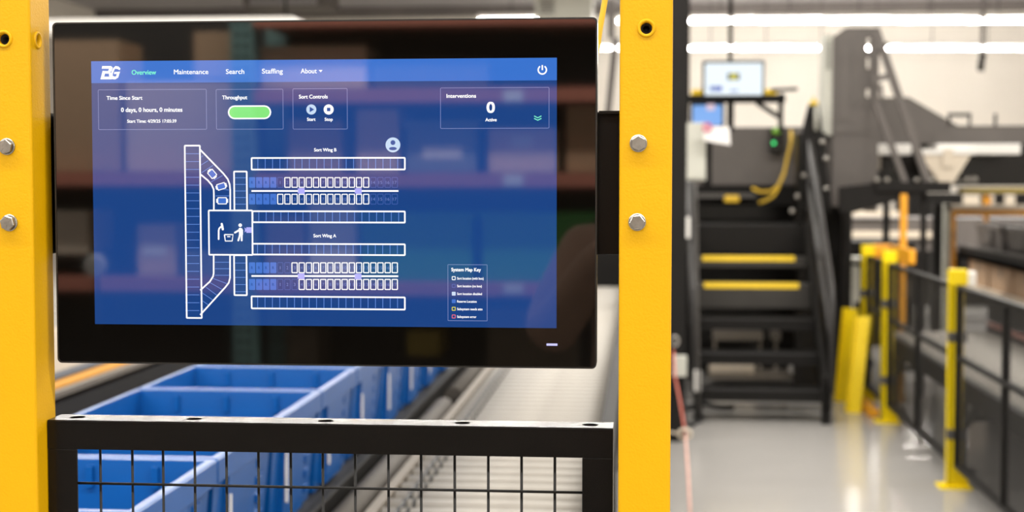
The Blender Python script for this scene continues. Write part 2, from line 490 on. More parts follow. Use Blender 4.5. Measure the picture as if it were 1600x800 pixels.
u = UI(1); u.ring(847.4, 109.2, 5.1, 7.3, PI * 0.68, PI * 2.32); u.line([(847.4, 101.7), (847.4, 109.6)], 2.3); u.done('power_icon', U_WHITE)
for r in ((153, 140, 322.8, 203), (337.3, 139.4, 442.5, 202.5), (457.2, 138.3, 542.9, 202.3), (687.8, 137, 858.4, 201.2)):
    u = UI(0); u.outline(*r, 0.9, 2); u.done('info_box', U_BOX)
for t, x0, x1, by, cp in (('Time Since Start', 166.8, 222.5, 156, 5.8), ('0 days, 0 hours, 0 minutes', 189.5, 285, 174.9, 6.6),
                          ('Start Time: 4/29/25 17:05:39', 199, 275.7, 191.8, 4.9), ('Throughput', 347.4, 386.4, 155.2, 5.8),
                          ('Sort Controls', 467.3, 512, 154, 5.8), ('Start', 480, 493, 188.9, 4.9), ('Stop', 507.5, 519.8, 188.9, 4.9),
                          ('Interventions', 697.9, 743.7, 152.8, 5.8), ('Active', 758.5, 775.9, 189.6, 5), ):
    u = UI(1); u.text(t, x0, x1, by, cp, 0.026); u.done('status_text', U_WHITE)
u = UI(1); u.text('0', 761, 772.6, 176, 16.2, 0.03); u.done('count_text', U_WHITE)
u = UI(1); u.rect(356, 164.8, 423.8, 186.4, 10.6); pill = u.done('throughput_bar', U_WHITE)
u = UI(2); u.rect(358.2, 167, 421.6, 184.2, 8.5); u.done('bar_fill', U_GREEN, 'bright green filled level of the throughput bar')
u = UI(1); u.ring(486.5, 171.1, 0.0, 7.8); u.done('start_button', U_PALE)
u = UI(2); u.pxpoly([(484, 166.8), (491, 171.1), (484, 175.4)]); u.done('play_mark', U_RNUM)
u = UI(1); u.ring(513.6, 171.1, 0.0, 7.8); u.done('stop_button', U_WHITE)
u = UI(2); u.rect(510.9, 168.4, 516.3, 173.8); u.done('stop_mark', U_RNUM)
u = UI(1)
for y in (181.2, 185): u.line([(834.6, y), (840.3, y + 2.9), (846, y)], 1.5)
u.done('expand_icon', U_MINT, 'mint green double chevron')
u = UI(1); u.ring(614, 226.4, 0, 11.4); u.done('user_icon', U_PALE)
u = UI(2); u.disc(614, 222.8, 3.7); u.disc(614, 232.2, 6, sy=0.42); u.done('user_silhouette', U_RNUM)
u = UI(1); u.text('Sort Wing B', 491, 525.6, 236.6, 5, 0.026); u.text('Sort Wing A', 490, 525.2, 370.7, 5, 0.026); u.done('wing_text', U_WHITE)
# conveyor outlines of the map
LW = 2.4
u = UI(2)
u.outline(287.6, 226.4, 313.6, 497.8, LW, 2)
u.line([(313, 234), (333, 254.5), (349, 271), (356, 279.8), (359, 288), (359.9, 297), (359.9, 329)], LW)
u.line([(313, 272), (324.6, 281.6), (331, 289), (334, 296), (334.3, 303), (334.3, 329)], LW)
u.line([(359.6, 398), (359.6, 434), (357.5, 442), (352, 449), (313, 492)], LW)
u.line([(334, 398), (334, 427), (333, 432), (328, 440), (313, 453.5)], LW)
u.outline(364.6, 266.8, 386.8, 330, LW, 2); u.outline(364.6, 397.5, 386.4, 462.3, LW, 2)
u.outline(325, 327.6, 395.4, 399.2, LW, 2.2)
u.outline(392, 245.7, 633.8, 266.2, LW, 2); u.outline(393.4, 328.8, 633.8, 348.4, LW, 2)
u.outline(393.4, 379.6, 633.8, 398.8, LW, 2); u.outline(392, 461.8, 633.8, 483, LW, 2)
u.line([(393, 298.4), (622.6, 298.4)], 2.6); u.line([(393, 431.2), (622.3, 431.6)], 2.6)
u.done('conveyor_outline', U_WHITE)
u = UI(1)
for k in range(21): y = 240.2 + 12.25 * k; u.line([(289.5, y), (311.5, y)], 0.9)
for k in range(5): u.line([(366.5, 277.8 + 10.3 * k), (384.5, 277.8 + 10.3 * k)], 0.9)
for k in range(5): u.line([(366.5, 411 + 11.2 * k), (384.5, 411 + 11.2 * k)], 0.9)
for y0, y1, xs in ((247.5, 264.5, 403), (330.5, 346.6, 404.5), (381.5, 397, 402.5), (463.8, 481.4, 402.7)):
    for k in range(20): x = xs + 11.5 * k; u.line([(x, y0), (x, y1)], 1.0)
Q = lambda x, y: (280 + x * 0.1062, 220 + y * 0.1062)
for p, q in (((325, 240), (352, 218)), ((325, 355), (430, 290)), ((330, 470), (500, 360)), ((470, 605), (640, 510)), ((530, 700), (730, 725)), ((535, 810), (745, 810))):
    u.line([Q(*p), Q(*q)], 0.9)
G = lambda x, y: (80 + x * 0.275, 380 + y * 0.275)
for p, q in (((930, 108), (1018, 108)), ((930, 145), (1018, 145)), ((930, 182), (1018, 182)), ((920, 200), (1005, 232)), ((900, 222), (975, 265)), ((880, 250), (945, 298)), ((858, 282), (918, 322)), ((852, 322), (893, 350)), ((852, 365), (868, 376))):
    u.line([G(*p), G(*q)], 0.9)
u.done('conveyor_tick', U_TICK)
for cx, cy, w, h, an in ((331.7, 271.7, 13, 10.5, 40), (345.9, 291.2, 14.2, 10.2, 17), (347.3, 313.7, 15, 11, 0)):   # totes riding the curve
    u = UI(3)
    ca, sa = math.cos(math.radians(an)), math.sin(math.radians(an))
    c = u.P(cx, cy)
    tf = lambda x, z: (c[0] + (x * ca - z * sa) * PXM, c[1] + (x * sa + z * ca) * PXM)
    sh = lambda ww, hh: [tf(x, z) for x, z in rrect(-ww / 2, ww / 2, -hh / 2, hh / 2, 1.2, 3)]
    if an == 40: w, h = 11, 13
    u.loop(sh(w, h), sh(w - 2.6, h - 2.6))
    for sg in (-1, 1):
        if an == 40: u.poly([tf(x, z) for x, z in ((-3, sg * h / 2), (3, sg * h / 2), (3, sg * (h / 2 + 1.8)), (-3, sg * (h / 2 + 1.8)))])
        else: u.poly([tf(x, z) for x, z in ((sg * w / 2, -3), (sg * (w / 2 + 1.9), -3), (sg * (w / 2 + 1.9), 3), (sg * w / 2, 3))])
    o = u.done('tote_icon', U_WHITE)
    u = UI(2); u.poly(sh(w - 2, h - 2)); u.done('tote_fill', U_RES)
for rows in ((276.8, 293.4, range(2, 14), [1] + list(range(14, 18))), (302.8, 319.4, range(1, 14), range(14, 18)),
             (409.8, 426.8, range(3, 18), (1, 2)), (435.8, 453, range(4, 18), (1, 2, 3))):
    y0, y1, on, off = rows
    u = UI(1)
    for n in on: cx = 438 + 11.18 * (n - 1); u.outline(cx - 4.9, y0, cx + 4.9, y1, 1.5, 1.6)
    u.done('slot_outline', U_WHITE)
    u = UI(1)
    for n in off: cx = 438 + 11.18 * (n - 1); u.outline(cx - 4.7, y0, cx + 4.7, y1, 0.9, 1.6)
    u.done('empty_slot_outline', U_DIM, 'dim thin outlines of the slots with no box')
    u = UI(1)
    for n in range(1, 18):
        cx = 438 + 11.18 * (n - 1); w = 0.45 if n == 1 else 1.5 if n < 10 else 2.8
        u.text(str(n), cx - w, cx + w, (y0 + y1) / 2 + 2.4, 4.8, 0)
    u.done('slot_number', U_NUM)
    u = UI(1)
    for k in range(4): cx = 394 + 11.0 * k; u.rect(cx - 4.9, y0, cx + 4.9, y1, 1.2)
    u.done('reserve_slot', U_RES)
    u = UI(2)
    for k in range(4): cx = 394 + 11.0 * k; u.text('R', cx - 1.5, cx + 1.5, (y0 + y1) / 2 + 2.2, 4.4, 0.01)
    u.done('reserve_letter', U_RNUM)
for cx, cy in ((471, 298.3), (560, 298.4), (470.8, 431.6), (559.7, 432)):
    u = UI(3); u.rect(cx - 4.2, cy - 4.4, cx + 5.2, cy + 4.6, 0.6)
    u.pxpoly([(cx - 6, cy - 4.4), (cx - 3.8, cy - 2.6), (cx - 3.8, cy + 2.6), (cx - 6, cy + 4.4), (cx - 5, cy)])
    u.done('shuttle_icon', U_LILAC)
K = lambda x, y: (320 + x * 0.10626, 320 + y * 0.10626)
u = UI(2)                                 # picking station pictogram
u.line([K(205, 505), K(205, 380), K(212, 350), K(232, 328), K(256, 318)], 2.5, True)
u.line([K(251, 282), K(266, 360)], 3.4, True)
u.line([K(290, 438), K(303, 532), K(404, 532), K(416, 438), K(290, 438)], 1.9); u.line([K(330, 468), K(376, 468)], 1.5)
u.disc(*K(522, 300), 2.8)
u.pxpoly([K(*p) for p in ((500, 345), (520, 338), (548, 345), (562, 372), (562, 440), (505, 440))])
u.line([K(520, 360), K(482, 388), K(444, 408)], 2.8, True)
u.line([K(520, 430), K(508, 480), K(494, 524)], 2.8, True); u.line([K(546, 430), K(544, 480), K(544, 524)], 2.8, True)
u.done('station_icon', U_WHITE)
u = UI(2); u.pxpoly([K(*p) for p in ((612, 330), (688, 330), (688, 412), (612, 412))]); u.pxpoly([K(*p) for p in ((585, 332), (612, 354), (612, 388), (585, 406), (592, 370))])
u.done('shuttle_icon', U_LILAC)
u = UI(0); u.outline(699.4, 413, 761.6, 501.3, 0.9, 1); key = u.done('key_box', U_BOX)
u = UI(1); u.text('System Map Key', 705.4, 751.3, 423.8, 5.3, 0.026)
for t, xr, y in (('Sort location (with box)', 755.6, 434.8), ('Sort location (no box)', 752.8, 446.8), ('Sort location disabled', 753, 458.9), ('Reserve Location', 744.7, 470.8), ('Subsystem needs attn', 753.7, 482.7), ('Subsystem error', 744.4, 494.7)):
    u.text(t, 714.4, xr, y + 1.9, 3.7, 0.02)
u.done('key_text', U_WHITE)
for y, m, k, lb in ((434.6, U_WHITE, 0, 'white outlined key square'), (446.6, U_DIM, 0, 'dim outlined key square'), (458.8, U_PALE, 1, 'solid pale key square'),
                    (470.6, U_RES, 1, 'solid blue key square'), (482.4, U_YEL, 0, 'yellow outlined key square'), (494.4, U_RED, 0, 'red outlined key square')):
    u = UI(1)
    if k: u.rect(706, y - 3, 712, y + 3, 1)
    else: u.outline(706, y - 3, 712, y + 3, 1.1, 1.2)
    u.done('key_square', m, lb)

# ------------------------------------------------------------------ black wire mesh guard under the display
GY0, GY1 = 1.497, 1.535
gx0, gx1 = XL1 + 0.001, at(958, 668, GY0).x
gz = (at(67, 657, GY0).z + at(958, 668.5, GY0).z) / 2
gd = 0.0315
gz0 = 0.15
guard = thing('mesh_guard', 'black framed wire mesh guard between the yellow posts under the display', 'guard panel', ((gx0 + gx1) / 2, 1.516, gz0))
bm = BM(); prism_x(bm, [(GY0, gz - gd), (GY0 + 0.003, gz - gd), (GY0 + 0.003, gz - 0.003), (GY1, gz - 0.003), (GY1, gz), (GY0 + 0.0016, gz), (GY0 + 0.0005, gz - 0.0005), (GY0, gz - 0.0016)], gx0, gx1)
top = obj('top_rail', bm, BLACK, guard)
cb = BM()
for px in (120, 302, 508, 722, 922):
    c = at(px, 654, 1.515)
    pts = [(c.x + 0.0085 * math.cos(2 * PI * k / 24), 1.5175 + 0.0085 * math.sin(2 * PI * k / 24)) for k in range(24)]
    va = [cb.verts.new((x, y, gz + 0.004)) for x, y in pts]; vb = [cb.verts.new((x, y, gz - 0.02)) for x, y in pts]
    cb.faces.new(va); cb.faces.new(vb[::-1])
    for i in range(len(pts)): cb.faces.new((va[i], vb[i], vb[(i + 1) % len(pts)], va[(i + 1) % len(pts)]))
cut(top, local(cb, guard))
sw = at(112, 704, GY0).x - at(67, 704, GY0).x
for xa, xb in ((gx0, gx0 + sw), (gx1 - sw, gx1)):
    bm = BM(); box(bm, xa, xb, GY0, GY0 + 0.003, gz0, gz - gd - 0.0002, 0.0006)
    xo = xa if xa == gx0 else xb - 0.003
    box(bm, xo, xo + 0.003, GY0 + 0.003, GY1, gz0, gz - 0.0032); obj('stile', bm, BLACK, guard)
bm = BM(); box(bm, gx0 + sw, gx1 - sw, GY0, GY0 + 0.003, gz0, gz0 + gd, 0.0006); obj('bottom_rail', bm, BLACK, guard)
bm = BM()
wx = [at(px, 730, 1.5046).x for px in (157, 207, 255, 304.5, 354, 404, 454.5, 504.5, 555, 607, 658, 710.5, 763, 815, 867)]
for x in wx: tube(bm, [(x, 1.5046, gz0 + 0.01), (x, 1.5046, gz - 0.01)], 0.0015, 8)
z = at(112, 754.5, 1.5016).z
while z > gz0 + 0.03:
    tube(bm, [(gx0 + 0.01, 1.5016, z), (gx1 - 0.01, 1.5016, z)], 0.0015, 8)
    z -= 0.100
obj('wire_mesh', bm, WIRE, guard)

# ------------------------------------------------------------------ yellow cable by the display
bm = BM(); tube(bm, [at(px, py, 1.62) for px, py in ((951, -60), (948, -20), (944.5, 5), (941, 25), (937.5, 45), (934, 70), (926, 110), (915, 170))], 0.0034, 10)
solo('loom_cable', bm, YELC, 'yellow cable hanging behind the top right corner of the touch display', 'cable')

# ------------------------------------------------------------------ tote conveyor and blue totes
TX1, TX0, TB, TH = -0.752, -1.205, 0.752, 0.253
TP, TS = 0.425, 0.42
def tote_shell():
    bm = BM()
    hx, hy = (TX1 - TX0) / 2, TS / 2 - 0.002
    loops = [(hx - .030, hy - .024, 0.0), (hx - .012, hy - .010, TH - .045), (hx, hy, TH - .045), (hx, hy, TH - 0.004), (hx - .003, hy - .003, TH), (hx - .016, hy - .016, TH), (hx - .034, hy - .028, 0.006)]
    rs = []
    for ax, ay, zz in loops:
        rs.append([bm.verts.new((sx * ax, sy * ay, zz)) for sx, sy in ((-1, -1), (1, -1), (1, 1), (-1, 1))])
    for r0, r1 in zip(rs, rs[1:]):
        for k in range(4): bm.faces.new((r0[k], r0[(k + 1) % 4], r1[(k + 1) % 4], r1[k]))
    bm.faces.new(rs[0][::-1]); bm.faces.new(rs[-1])
    return bm, hx, hy
cx = (TX0 + TX1) / 2
tote = None
ORD = ('nearest', 'second nearest', 'third nearest', 'fourth nearest', 'fifth', 'sixth', 'seventh', 'eighth', 'ninth')
for i in range(9):
    yc = 2.51 + TP * (i - 1) + TP / 2 - 0.008
    lb = 'open blue plastic tote, %s in the row along the left of the roller conveyor' % ORD[i]
    gp = 'blue totes lined up on the tote conveyor'
    if tote is None:
        tote = thing('blue_tote', lb, 'tote', (cx, yc, TB), gp)
        bm, hx, hy = tote_shell()
        bmesh.ops.translate(bm, vec=tote.location, verts=bm.verts)
        obj('shell', bm, BLUE, tote)
        for sx in (-1, 1):                 # stiffening ribs on the long sides
            for ry, wy, z0_, z1_, ins in [(-0.040, 0.090, 0.012, TH - 0.044, 0.0)] + [(0.128, 0.022, 0.03 + 0.036 * k, 0.046 + 0.036 * k, 0.007) for k in range(5)]:
                bm = BM()
                fx = lambda z: hx - 0.012 + 0.011 * z / TH - ins
                v = []
                for yy in (ry - wy, ry + wy):
                    v.append([bm.verts.new((cx + sx * x, yc + yy, TB + zz)) for x, zz in ((hx - 0.035, z0_), (fx(z0_), z0_), (fx(z1_), z1_), (hx - 0.035, z1_))])
                for k in range(4): bm.faces.new((v[0][k], v[0][(k + 1) % 4], v[1][(k + 1) % 4], v[1][k]))
                bm.faces.new(v[0][::-1]); bm.faces.new(v[1])
                obj('side_panel' if wy > 0.05 else 'rib', bm, BLUE, tote)
        for sy in (-1, 1):                 # hanging lugs under the rim, inside
            for lx in (-0.12, 0.0, 0.12):
                bm = BM(); box(bm, cx + lx - 0.006, cx + lx + 0.006, yc + sy * (hy - 0.022) - 0.004, yc + sy * (hy - 0.022) + 0.004, TB + TH - 0.05, TB + TH - 0.012); obj('lug', bm, BLUE, tote)
        bm = BM(); box(bm, cx + hx - 0.006, cx + hx - 0.001, yc - 0.126, yc - 0.120, TB + 0.06, TB + 0.17)  # white strip painting the lit near edge of the side panel
        obj('lit_edge_strip', bm, PAPER, tote, )['label'] = 'thin white strip for the lit panel edge'
        first_y = yc
    else:
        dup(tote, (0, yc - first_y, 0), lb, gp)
tc = thing('tote_conveyor', 'dark framed conveyor carrying the row of blue totes', 'conveyor', (cx, 4.5, 0))
for xa, xb in ((TX0 - 0.05, TX0 - 0.012), (TX1 + 0.010, TX1 + 0.034)):
    bm = BM(); box(bm, xa, xb, 1.9, 10.7, TB - 0.14, TB + 0.016, 0.003); obj('side_rail', bm, DARK, tc)
bm = BM(); box(bm, TX0 - 0.012, TX1 + 0.01, 1.9, 10.7, TB - 0.05, TB - 0.002); obj('carry_belt', bm, RUB, tc)
for yy in (2.2, 5.0, 8.0, 10.6):
    for xx in (TX0 - 0.03, TX1 + 0.02):
        bm = BM(); box(bm, xx - 0.02, xx + 0.02, yy - 0.03, yy + 0.03, 0, TB - 0.14); obj('leg', bm, DARK, tc)

# ------------------------------------------------------------------ roller conveyor beside the totes
RZ, RX0, RX1, RR, RP = 0.752, -0.588, -0.118, 0.0255, 0.092
rc = thing('roller_conveyor', 'long conveyor of pale zinc rollers running away behind the mesh guard', 'conveyor', ((RX0 + RX1) / 2, 6.5, 0))
yy, k, rp = 2.6, 0, None
while yy < 10.4:
    if rp is None:
        bm = BM(); tube(bm, [(RX0, yy, RZ - RR), (RX1, yy, RZ - RR)], RR, 16); r_ = rp = obj('roller', bm, ROLL, rc)
        bm = BM()
        tube(bm, [(RX0 + 0.034, yy, RZ - RR), (RX0 + 0.044, yy, RZ - RR)], RR + 0.0025, 14); tube(bm, [(RX0 + 0.058, yy, RZ - RR), (RX0 + 0.066, yy, RZ - RR)], RR + 0.0025, 14)
        bar(bm, (RX0 + 0.039, yy, RZ - 0.004), (RX0 + 0.039, yy + RP, RZ - 0.004), 0.008, 0.006)
        rb = obj('drive_belt', bm, RUB, rp)
    else:
        q = rp.copy(); C.objects.link(q); q.parent = rc; q.location = (0, k * RP, 0)
        q2 = rb.copy(); C.objects.link(q2); q2.parent = q
    yy += RP; k += 1
bm = BM(); box(bm, RX0 - 0.030, RX0 - 0.004, 2.3, 10.6, RZ - 0.13, RZ + 0.004, 0.002); obj('side_rail', bm, RAIL, rc)
bm = BM(); box(bm, RX1 + 0.004, RX1 + 0.05, 2.3, 10.6, RZ - 0.13, RZ + 0.03, 0.002); obj('side_rail', bm, DARK, rc)
bm = BM(); box(bm, RX0, RX1, 2.3, 10.6, RZ - 0.13, RZ - 0.12); obj('bottom_pan', bm, DARK, rc)
for yy in (2.5, 5.0, 7.5, 10.2):
    for xx in (RX0 - 0.017, RX1 + 0.027):
        bm = BM(); box(bm, xx - 0.013, xx + 0.013, yy - 0.03, yy + 0.03, 0, RZ - 0.13); obj('leg', bm, DARK, rc)
bm = BM()
for xs, ys in ((2.4, 4.9), (5.15, 7.6), (7.85, 10.4)): tube(bm, [(-0.672, xs, 0.725), (-0.672, ys, 0.725)], 0.034, 16)
pc = thing('pipe_run', 'grey steel pipe lying between the blue totes and the rollers', 'pipe', (-0.668, 6.4, 0.66))
obj('pipe', bm, mat('brown_grey_pipe', (0.085, 0.075, 0.064, 1), 0.6, var=0.1, spec=0.2), pc)
for ys in (2.6, 4.9, 5.15, 7.6, 7.85, 10.3):
    bm = BM(); box(bm, -0.708, -0.636, ys - 0.02, ys + 0.02, 0.64, 0.712); obj('clamp', bm, DARK, pc)

# far left conveyor with the orange edge strip
lc = thing('side_conveyor', 'pale belt conveyor with an orange edge strip, beyond the blue totes', 'conveyor', (-1.9, 5, 0))
LX, LZ = -1.63, 0.905
bm = BM(); box(bm, LX - 0.75, LX - 0.135, 2.5, 11, LZ - 0.03, LZ + 0.003); obj('belt', bm, mat('beige_belt', (0.34, 0.29, 0.23, 1), 0.85, spec=0.15), lc)['label'] = 'beige belt'
bm = BM(); box(bm, LX - 0.135, LX - 0.08, 2.5, 11, LZ - 0.05, LZ + 0.02, 0.002); obj('inner_rail', bm, mat('blue_grey_rail', (0.09, 0.095, 0.11, 1), 0.8, spec=0.1), lc)
bm = BM(); box(bm, LX - 0.088, LX - 0.022, 2.5, 5.55, LZ - 0.008, LZ + 0.012); obj('edge_strip', bm, mat('orange_edge_plastic', (0.50, 0.23, 0.025, 1), 0.75, spec=0.15), lc)['label'] = 'orange strip along the edge'
bm = BM(); box(bm, LX - 0.022, LX, 2.5, 5.6, LZ - 0.012, LZ + 0.006); obj('edge_lip', bm, RAIL, lc)
bm = BM(); box(bm, LX - 0.06, LX - 0.012, 2.5, 11, LZ - 0.25, LZ - 0.03); obj('side_panel', bm, TREAD, lc)
for yy in (2.7, 5.5, 8.3, 10.8):
    bm = BM(); box(bm, LX - 0.06, LX - 0.02, yy - 0.05, yy + 0.05, 0, LZ - 0.25); obj('leg', bm, MID, lc)
    bm = BM(); box(bm, LX - 0.74, LX - 0.70, yy - 0.05, yy + 0.05, 0, LZ - 0.03); obj('leg', bm, MID, lc)
for i, (yy, lb) in enumerate(((4.0, 'blue tote on the floor under the side conveyor with the orange strip'),)):
    t = thing('blue_bin', lb, 'tote', (LX + 0.19, yy, 0.0))
    bm, hx, hy = tote_shell(); bmesh.ops.scale(bm, vec=(0.75, 1.6, 2.6), verts=bm.verts); bmesh.ops.translate(bm, vec=t.location, verts=bm.verts); obj('shell', bm, BLUE, t)

# ------------------------------------------------------------------ black column right of the yellow post, with cord
CY = 8.35
c0, c1 = X(1028, CY), X(1073, CY)
t = thing('black_column', 'tall black square column just right of the yellow post', 'column', ((c0 + c1) / 2, CY + .05, 0))
bm = BM(); box(bm, c0, c1, CY, CY + 0.1, 0, 3.6, 0.004); obj('shaft', bm, DARK, t)
bm = BM(); box(bm, c0 - 0.02, c1 - 0.03, CY - 0.04, CY + 0.14, 0, 0.34, 0.004); obj('base_sleeve', bm, BLACK, t)
t = thing('pull_cord', 'red and white pull cord slanting down past the yellow post to the floor', 'cord', at(1079, 815, 6.0))
bm = BM(); tube(bm, [at(1052, 548, 8.1), at(1055, 590, 7.9), at(1062, 625, 7.5), at(1071, 678, 7.0)], 0.006, 8); obj('upper_cord', bm, REDC, t)
bm = BM(); tube(bm, [at(1071, 678, 7.0), at(1075, 740, 6.5), at(1079, 815, 6.0)], 0.006, 8); obj('lower_cord', bm, mat('pink_cord', (0.78, 0.45, 0.37, 1), 0.6, var=0.3, scale=60), t)
bm = BM()
c = at(1070, 678, 7.0)
tube(bm, [c + Vector((0.030 * math.cos(2 * PI * k / 16), 0, 0.022 * math.sin(2 * PI * k / 16))) for k in range(17)], 0.008, 8)
tube(bm, [c + Vector((-0.022, 0, 0)), c + Vector((-0.1, 0.05, 0.004))], 0.005, 8)
obj('eye_ring', bm, CREAM, t)
bm = BM(); c = at(1054, 533, 8.1); tube(bm, [c + Vector((0.022 * math.cos(2 * PI * k / 16), 0, 0.026 * math.sin(2 * PI * k / 16))) for k in range(17)], 0.007, 8); obj('hook_ring', bm, STEEL, t)

# ------------------------------------------------------------------ stairs
SX0, SX1 = X(1092, 9.1), X(1292, 9.1)
st = thing('steel_stairs', 'black open steel stairs with two yellow nosing strips leading up to the machine', 'stairs', ((SX0 + SX1) / 2, 9.6, 0))
ST = [(9.05, 0.200), (9.30, 0.400), (9.55, 0.600), (9.80, 0.815), (10.05, 0.985)]
for i, (y, z) in enumerate(ST):
    bm = BM(); box(bm, SX0 + 0.012, SX1 - 0.012, y, y + 0.25, z - 0.03, z, 0.004)
    box(bm, SX0 + 0.012, SX1 - 0.012, y, y + 0.02, z - (0.16 if i == 3 else 0.07), z - 0.03)
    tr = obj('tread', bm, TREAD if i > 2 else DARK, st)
    if i > 2:
        w0, w1 = X(1101 if i == 3 else 1098, y), X(1250 if i == 3 else 1243, y)
        bm = BM(); box(bm, w0, w1, y + 0.004, y + 0.05, z, z + 0.006, 0.002); box(bm, w0, w1, y - 0.004, y, z - 0.028, z + 0.006)
        obj('nosing_strip', bm, TAPE, tr)['label'] = 'yellow nosing strip'
for xa in (SX0 - 0.006, SX1 - 0.006):
    bm = BM(); prism_x(bm, [(9.0, 0.06), (9.12, 0.06), (10.34, 1.02), (10.34, 1.22), (10.2, 1.2), (9.0, 0.26)], xa, xa + 0.014); obj('stringer', bm, DARK, st)
    bm = BM(); box(bm, xa - 0.02, xa + 0.034, 9.0, 9.06, 0, 0.3, 0.002); obj('foot', bm, DARK, st)
bm = BM(); box(bm, SX0, SX1, 10.3, 11.0, 1.17, 1.2); box(bm, SX0, SX1, 10.3, 10.33, 1.0, 1.17); obj('landing', bm, DARK, st)
for xa, dz in ((SX0 - 0.03, 0.62), (SX1 + 0.03, 0.55)):
    bm = BM(); tube(bm, [(xa, 9.0, 0.2), (xa, 9.0, 0.2 + dz), (xa, 9.06, 0.3 + dz), (xa, 10.3, 1.25 + dz), (xa, 10.9, 1.25 + dz), (xa, 10.9, 1.1)], 0.02, 10); obj('handrail', bm, HAND, st)
    bm = BM(); tube(bm, [(xa, 9.0, 0.2 + dz * .5), (xa, 10.3, 1.25 + dz * .45)], 0.017, 10); obj('knee_rail', bm, HAND, st)
    for y_, z0_, z1_ in ((10.3, 1.0, 1.25 + dz), (9.65, 0.55, 0.75 + dz)):
        bm = BM(); tube(bm, [(xa, y_, z0_), (xa, y_, z1_)], 0.017, 10); obj('rail_post', bm, HAND, st)
# things under and beside the stairs
def solid(name, px0, px1, py0, py1, Y, d, m, label, cat, bev=0.004, group=None):
    bm = BM(); box(bm, X(px0, Y), X(px1, Y), Y, Y + d, Z(py1, Y), Z(py0, Y), bev)
    return solo(name, bm, m, label, cat, group)
t = thing('floor_conveyor', 'low pale bed of rails on the floor behind the open stairs', 'conveyor', (X(1190, 10.6), 10.75, 0))
bm = BM(); box(bm, X(1110, 10.6), X(1272, 10.6), 10.6, 10.9, 0.06, 0.10); obj('lower_rail', bm, RAIL, t)
bm = BM(); box(bm, X(1112, 10.6), X(1182, 10.6), 10.62, 10.9, 0.10, 0.19); obj('motor_box', bm, CREAM, t)
bm = BM(); box(bm, X(1240, 10.6), X(1268, 10.6), 10.62, 10.9, 0.10, 0.20); obj('gear_box', bm, WHITEP, t)
bm = BM(); box(bm, X(1118, 10.6), X(1196, 10.6), 10.66, 10.9, 0.34, 0.40); box(bm, X(1210, 10.6), X(1224, 10.6), 10.66, 10.9, 0.34, 0.40)
for px in (1120, 1192, 1217): box(bm, X(px, 10.6) - 0.01, X(px, 10.6) + 0.01, 10.7, 10.74, 0.1, 0.34)
obj('cross_bar', bm, RAIL, t)
bm = BM(); tube(bm, [floor_at(*p) + Vector((0, 0, 0.018)) for p in ((1060, 646), (1080, 640), (1100, 634), (1125, 640), (1147, 640))], 0.016, 8); tube(bm, [floor_at(*p) + Vector((0, 0, 0.016)) for p in ((1062, 664), (1082, 668), (1098, 656), (1094, 645))], 0.014, 8)
solo('black_hose', bm, RUB, 'coiled black hose on the floor at the foot of the stairs', 'hose')

# ------------------------------------------------------------------ sorting machine behind the stairs
MYY = 11.05
ma = thing('sorting_machine', 'dark sheet metal sorting machine at the top of the black stairs', 'machine', (X(1180, MYY), MYY + 0.6, 0))
bm = BM(); box(bm, X(1066, MYY), X(1300, MYY), MYY, MYY + 1.4, Z(290, MYY), Z(199, MYY), 0.01); obj('hood', bm, MID, ma)
bm = BM(); box(bm, X(1066, MYY), X(1300, MYY), MYY + 0.02, MYY + 1.4, Z(320, MYY), Z(290, MYY)); obj('ledge', bm, DARK, ma)
bm = BM(); box(bm, X(1080, MYY), X(1300, MYY), MYY + 0.35, MYY + 1.4, 0.0, Z(318, MYY)); obj('body', bm, BLACK, ma)
many('leg', DARK, ma, [(X(1066, MYY), X(1080, MYY), MYY, MYY + 0.1, 0.0, Z(318, MYY)), (X(1280, MYY), X(1296, MYY), MYY, MYY + 0.1, 0, Z(318, MYY))])
bm = BM(); box(bm, X(1092, 10.95), X(1180, 10.95), 10.9, MYY, Z(309, 10.95), Z(302, 10.95)); obj('tray_bar', bm, TUBE, ma)
bm = BM(); box(bm, X(1132, 10.9), X(1155, 10.9), 10.86, MYY, Z(316, 10.9), Z(305, 10.9), 0.01); obj('yellow_fitting', bm, YELC, ma)['label'] = 'yellow fitting on the ledge'
bm = BM(); tube(bm, [at(px, py, 10.7) for px, py in ((1236, 203), (1236, 222), (1231, 245), (1225, 272), (1217, 290), (1205, 299), (1188, 300), (1175, 294))], 0.011, 10)
tube(bm, [at(px, py, 10.7) for px, py in ((1217, 292), (1209, 306), (1198, 313), (1186, 317))], 0.011, 10)
solo('air_hose', bm, YELC, 'yellow hose looping down the dark hood above the stairs', 'hose')
t = thing('valve_block', 'black valve block with green lights on the dark hood beside the yellow hose', 'valve', at(1212, 215, 10.98))
bm = BM(); box(bm, X(1203, 10.95), X(1224, 10.95), 10.93, MYY, Z(238, 10.95), Z(200, 10.95), 0.005); obj('body', bm, BLACK, t)
for px, py, r in ((1209, 223.5, 0.013),):
    bm = BM(); c = at(px, py, 10.93); lathe_y(bm, c.x, c.z, [(10.93, r), (10.915, r * .8), (10.91, 0)], 16); obj('indicator', bm, LEDG, t)
bm = BM(); c = at(1213, 205, 10.93); lathe_y(bm, c.x, c.z, [(10.95, 0.03), (10.90, 0.03), (10.88, 0.018), (10.88, 0)], 16); obj('knob', bm, mat('lime_plastic', (0.18, 0.42, 0.03, 1), 0.4), t)['label'] = 'lime green round knob'
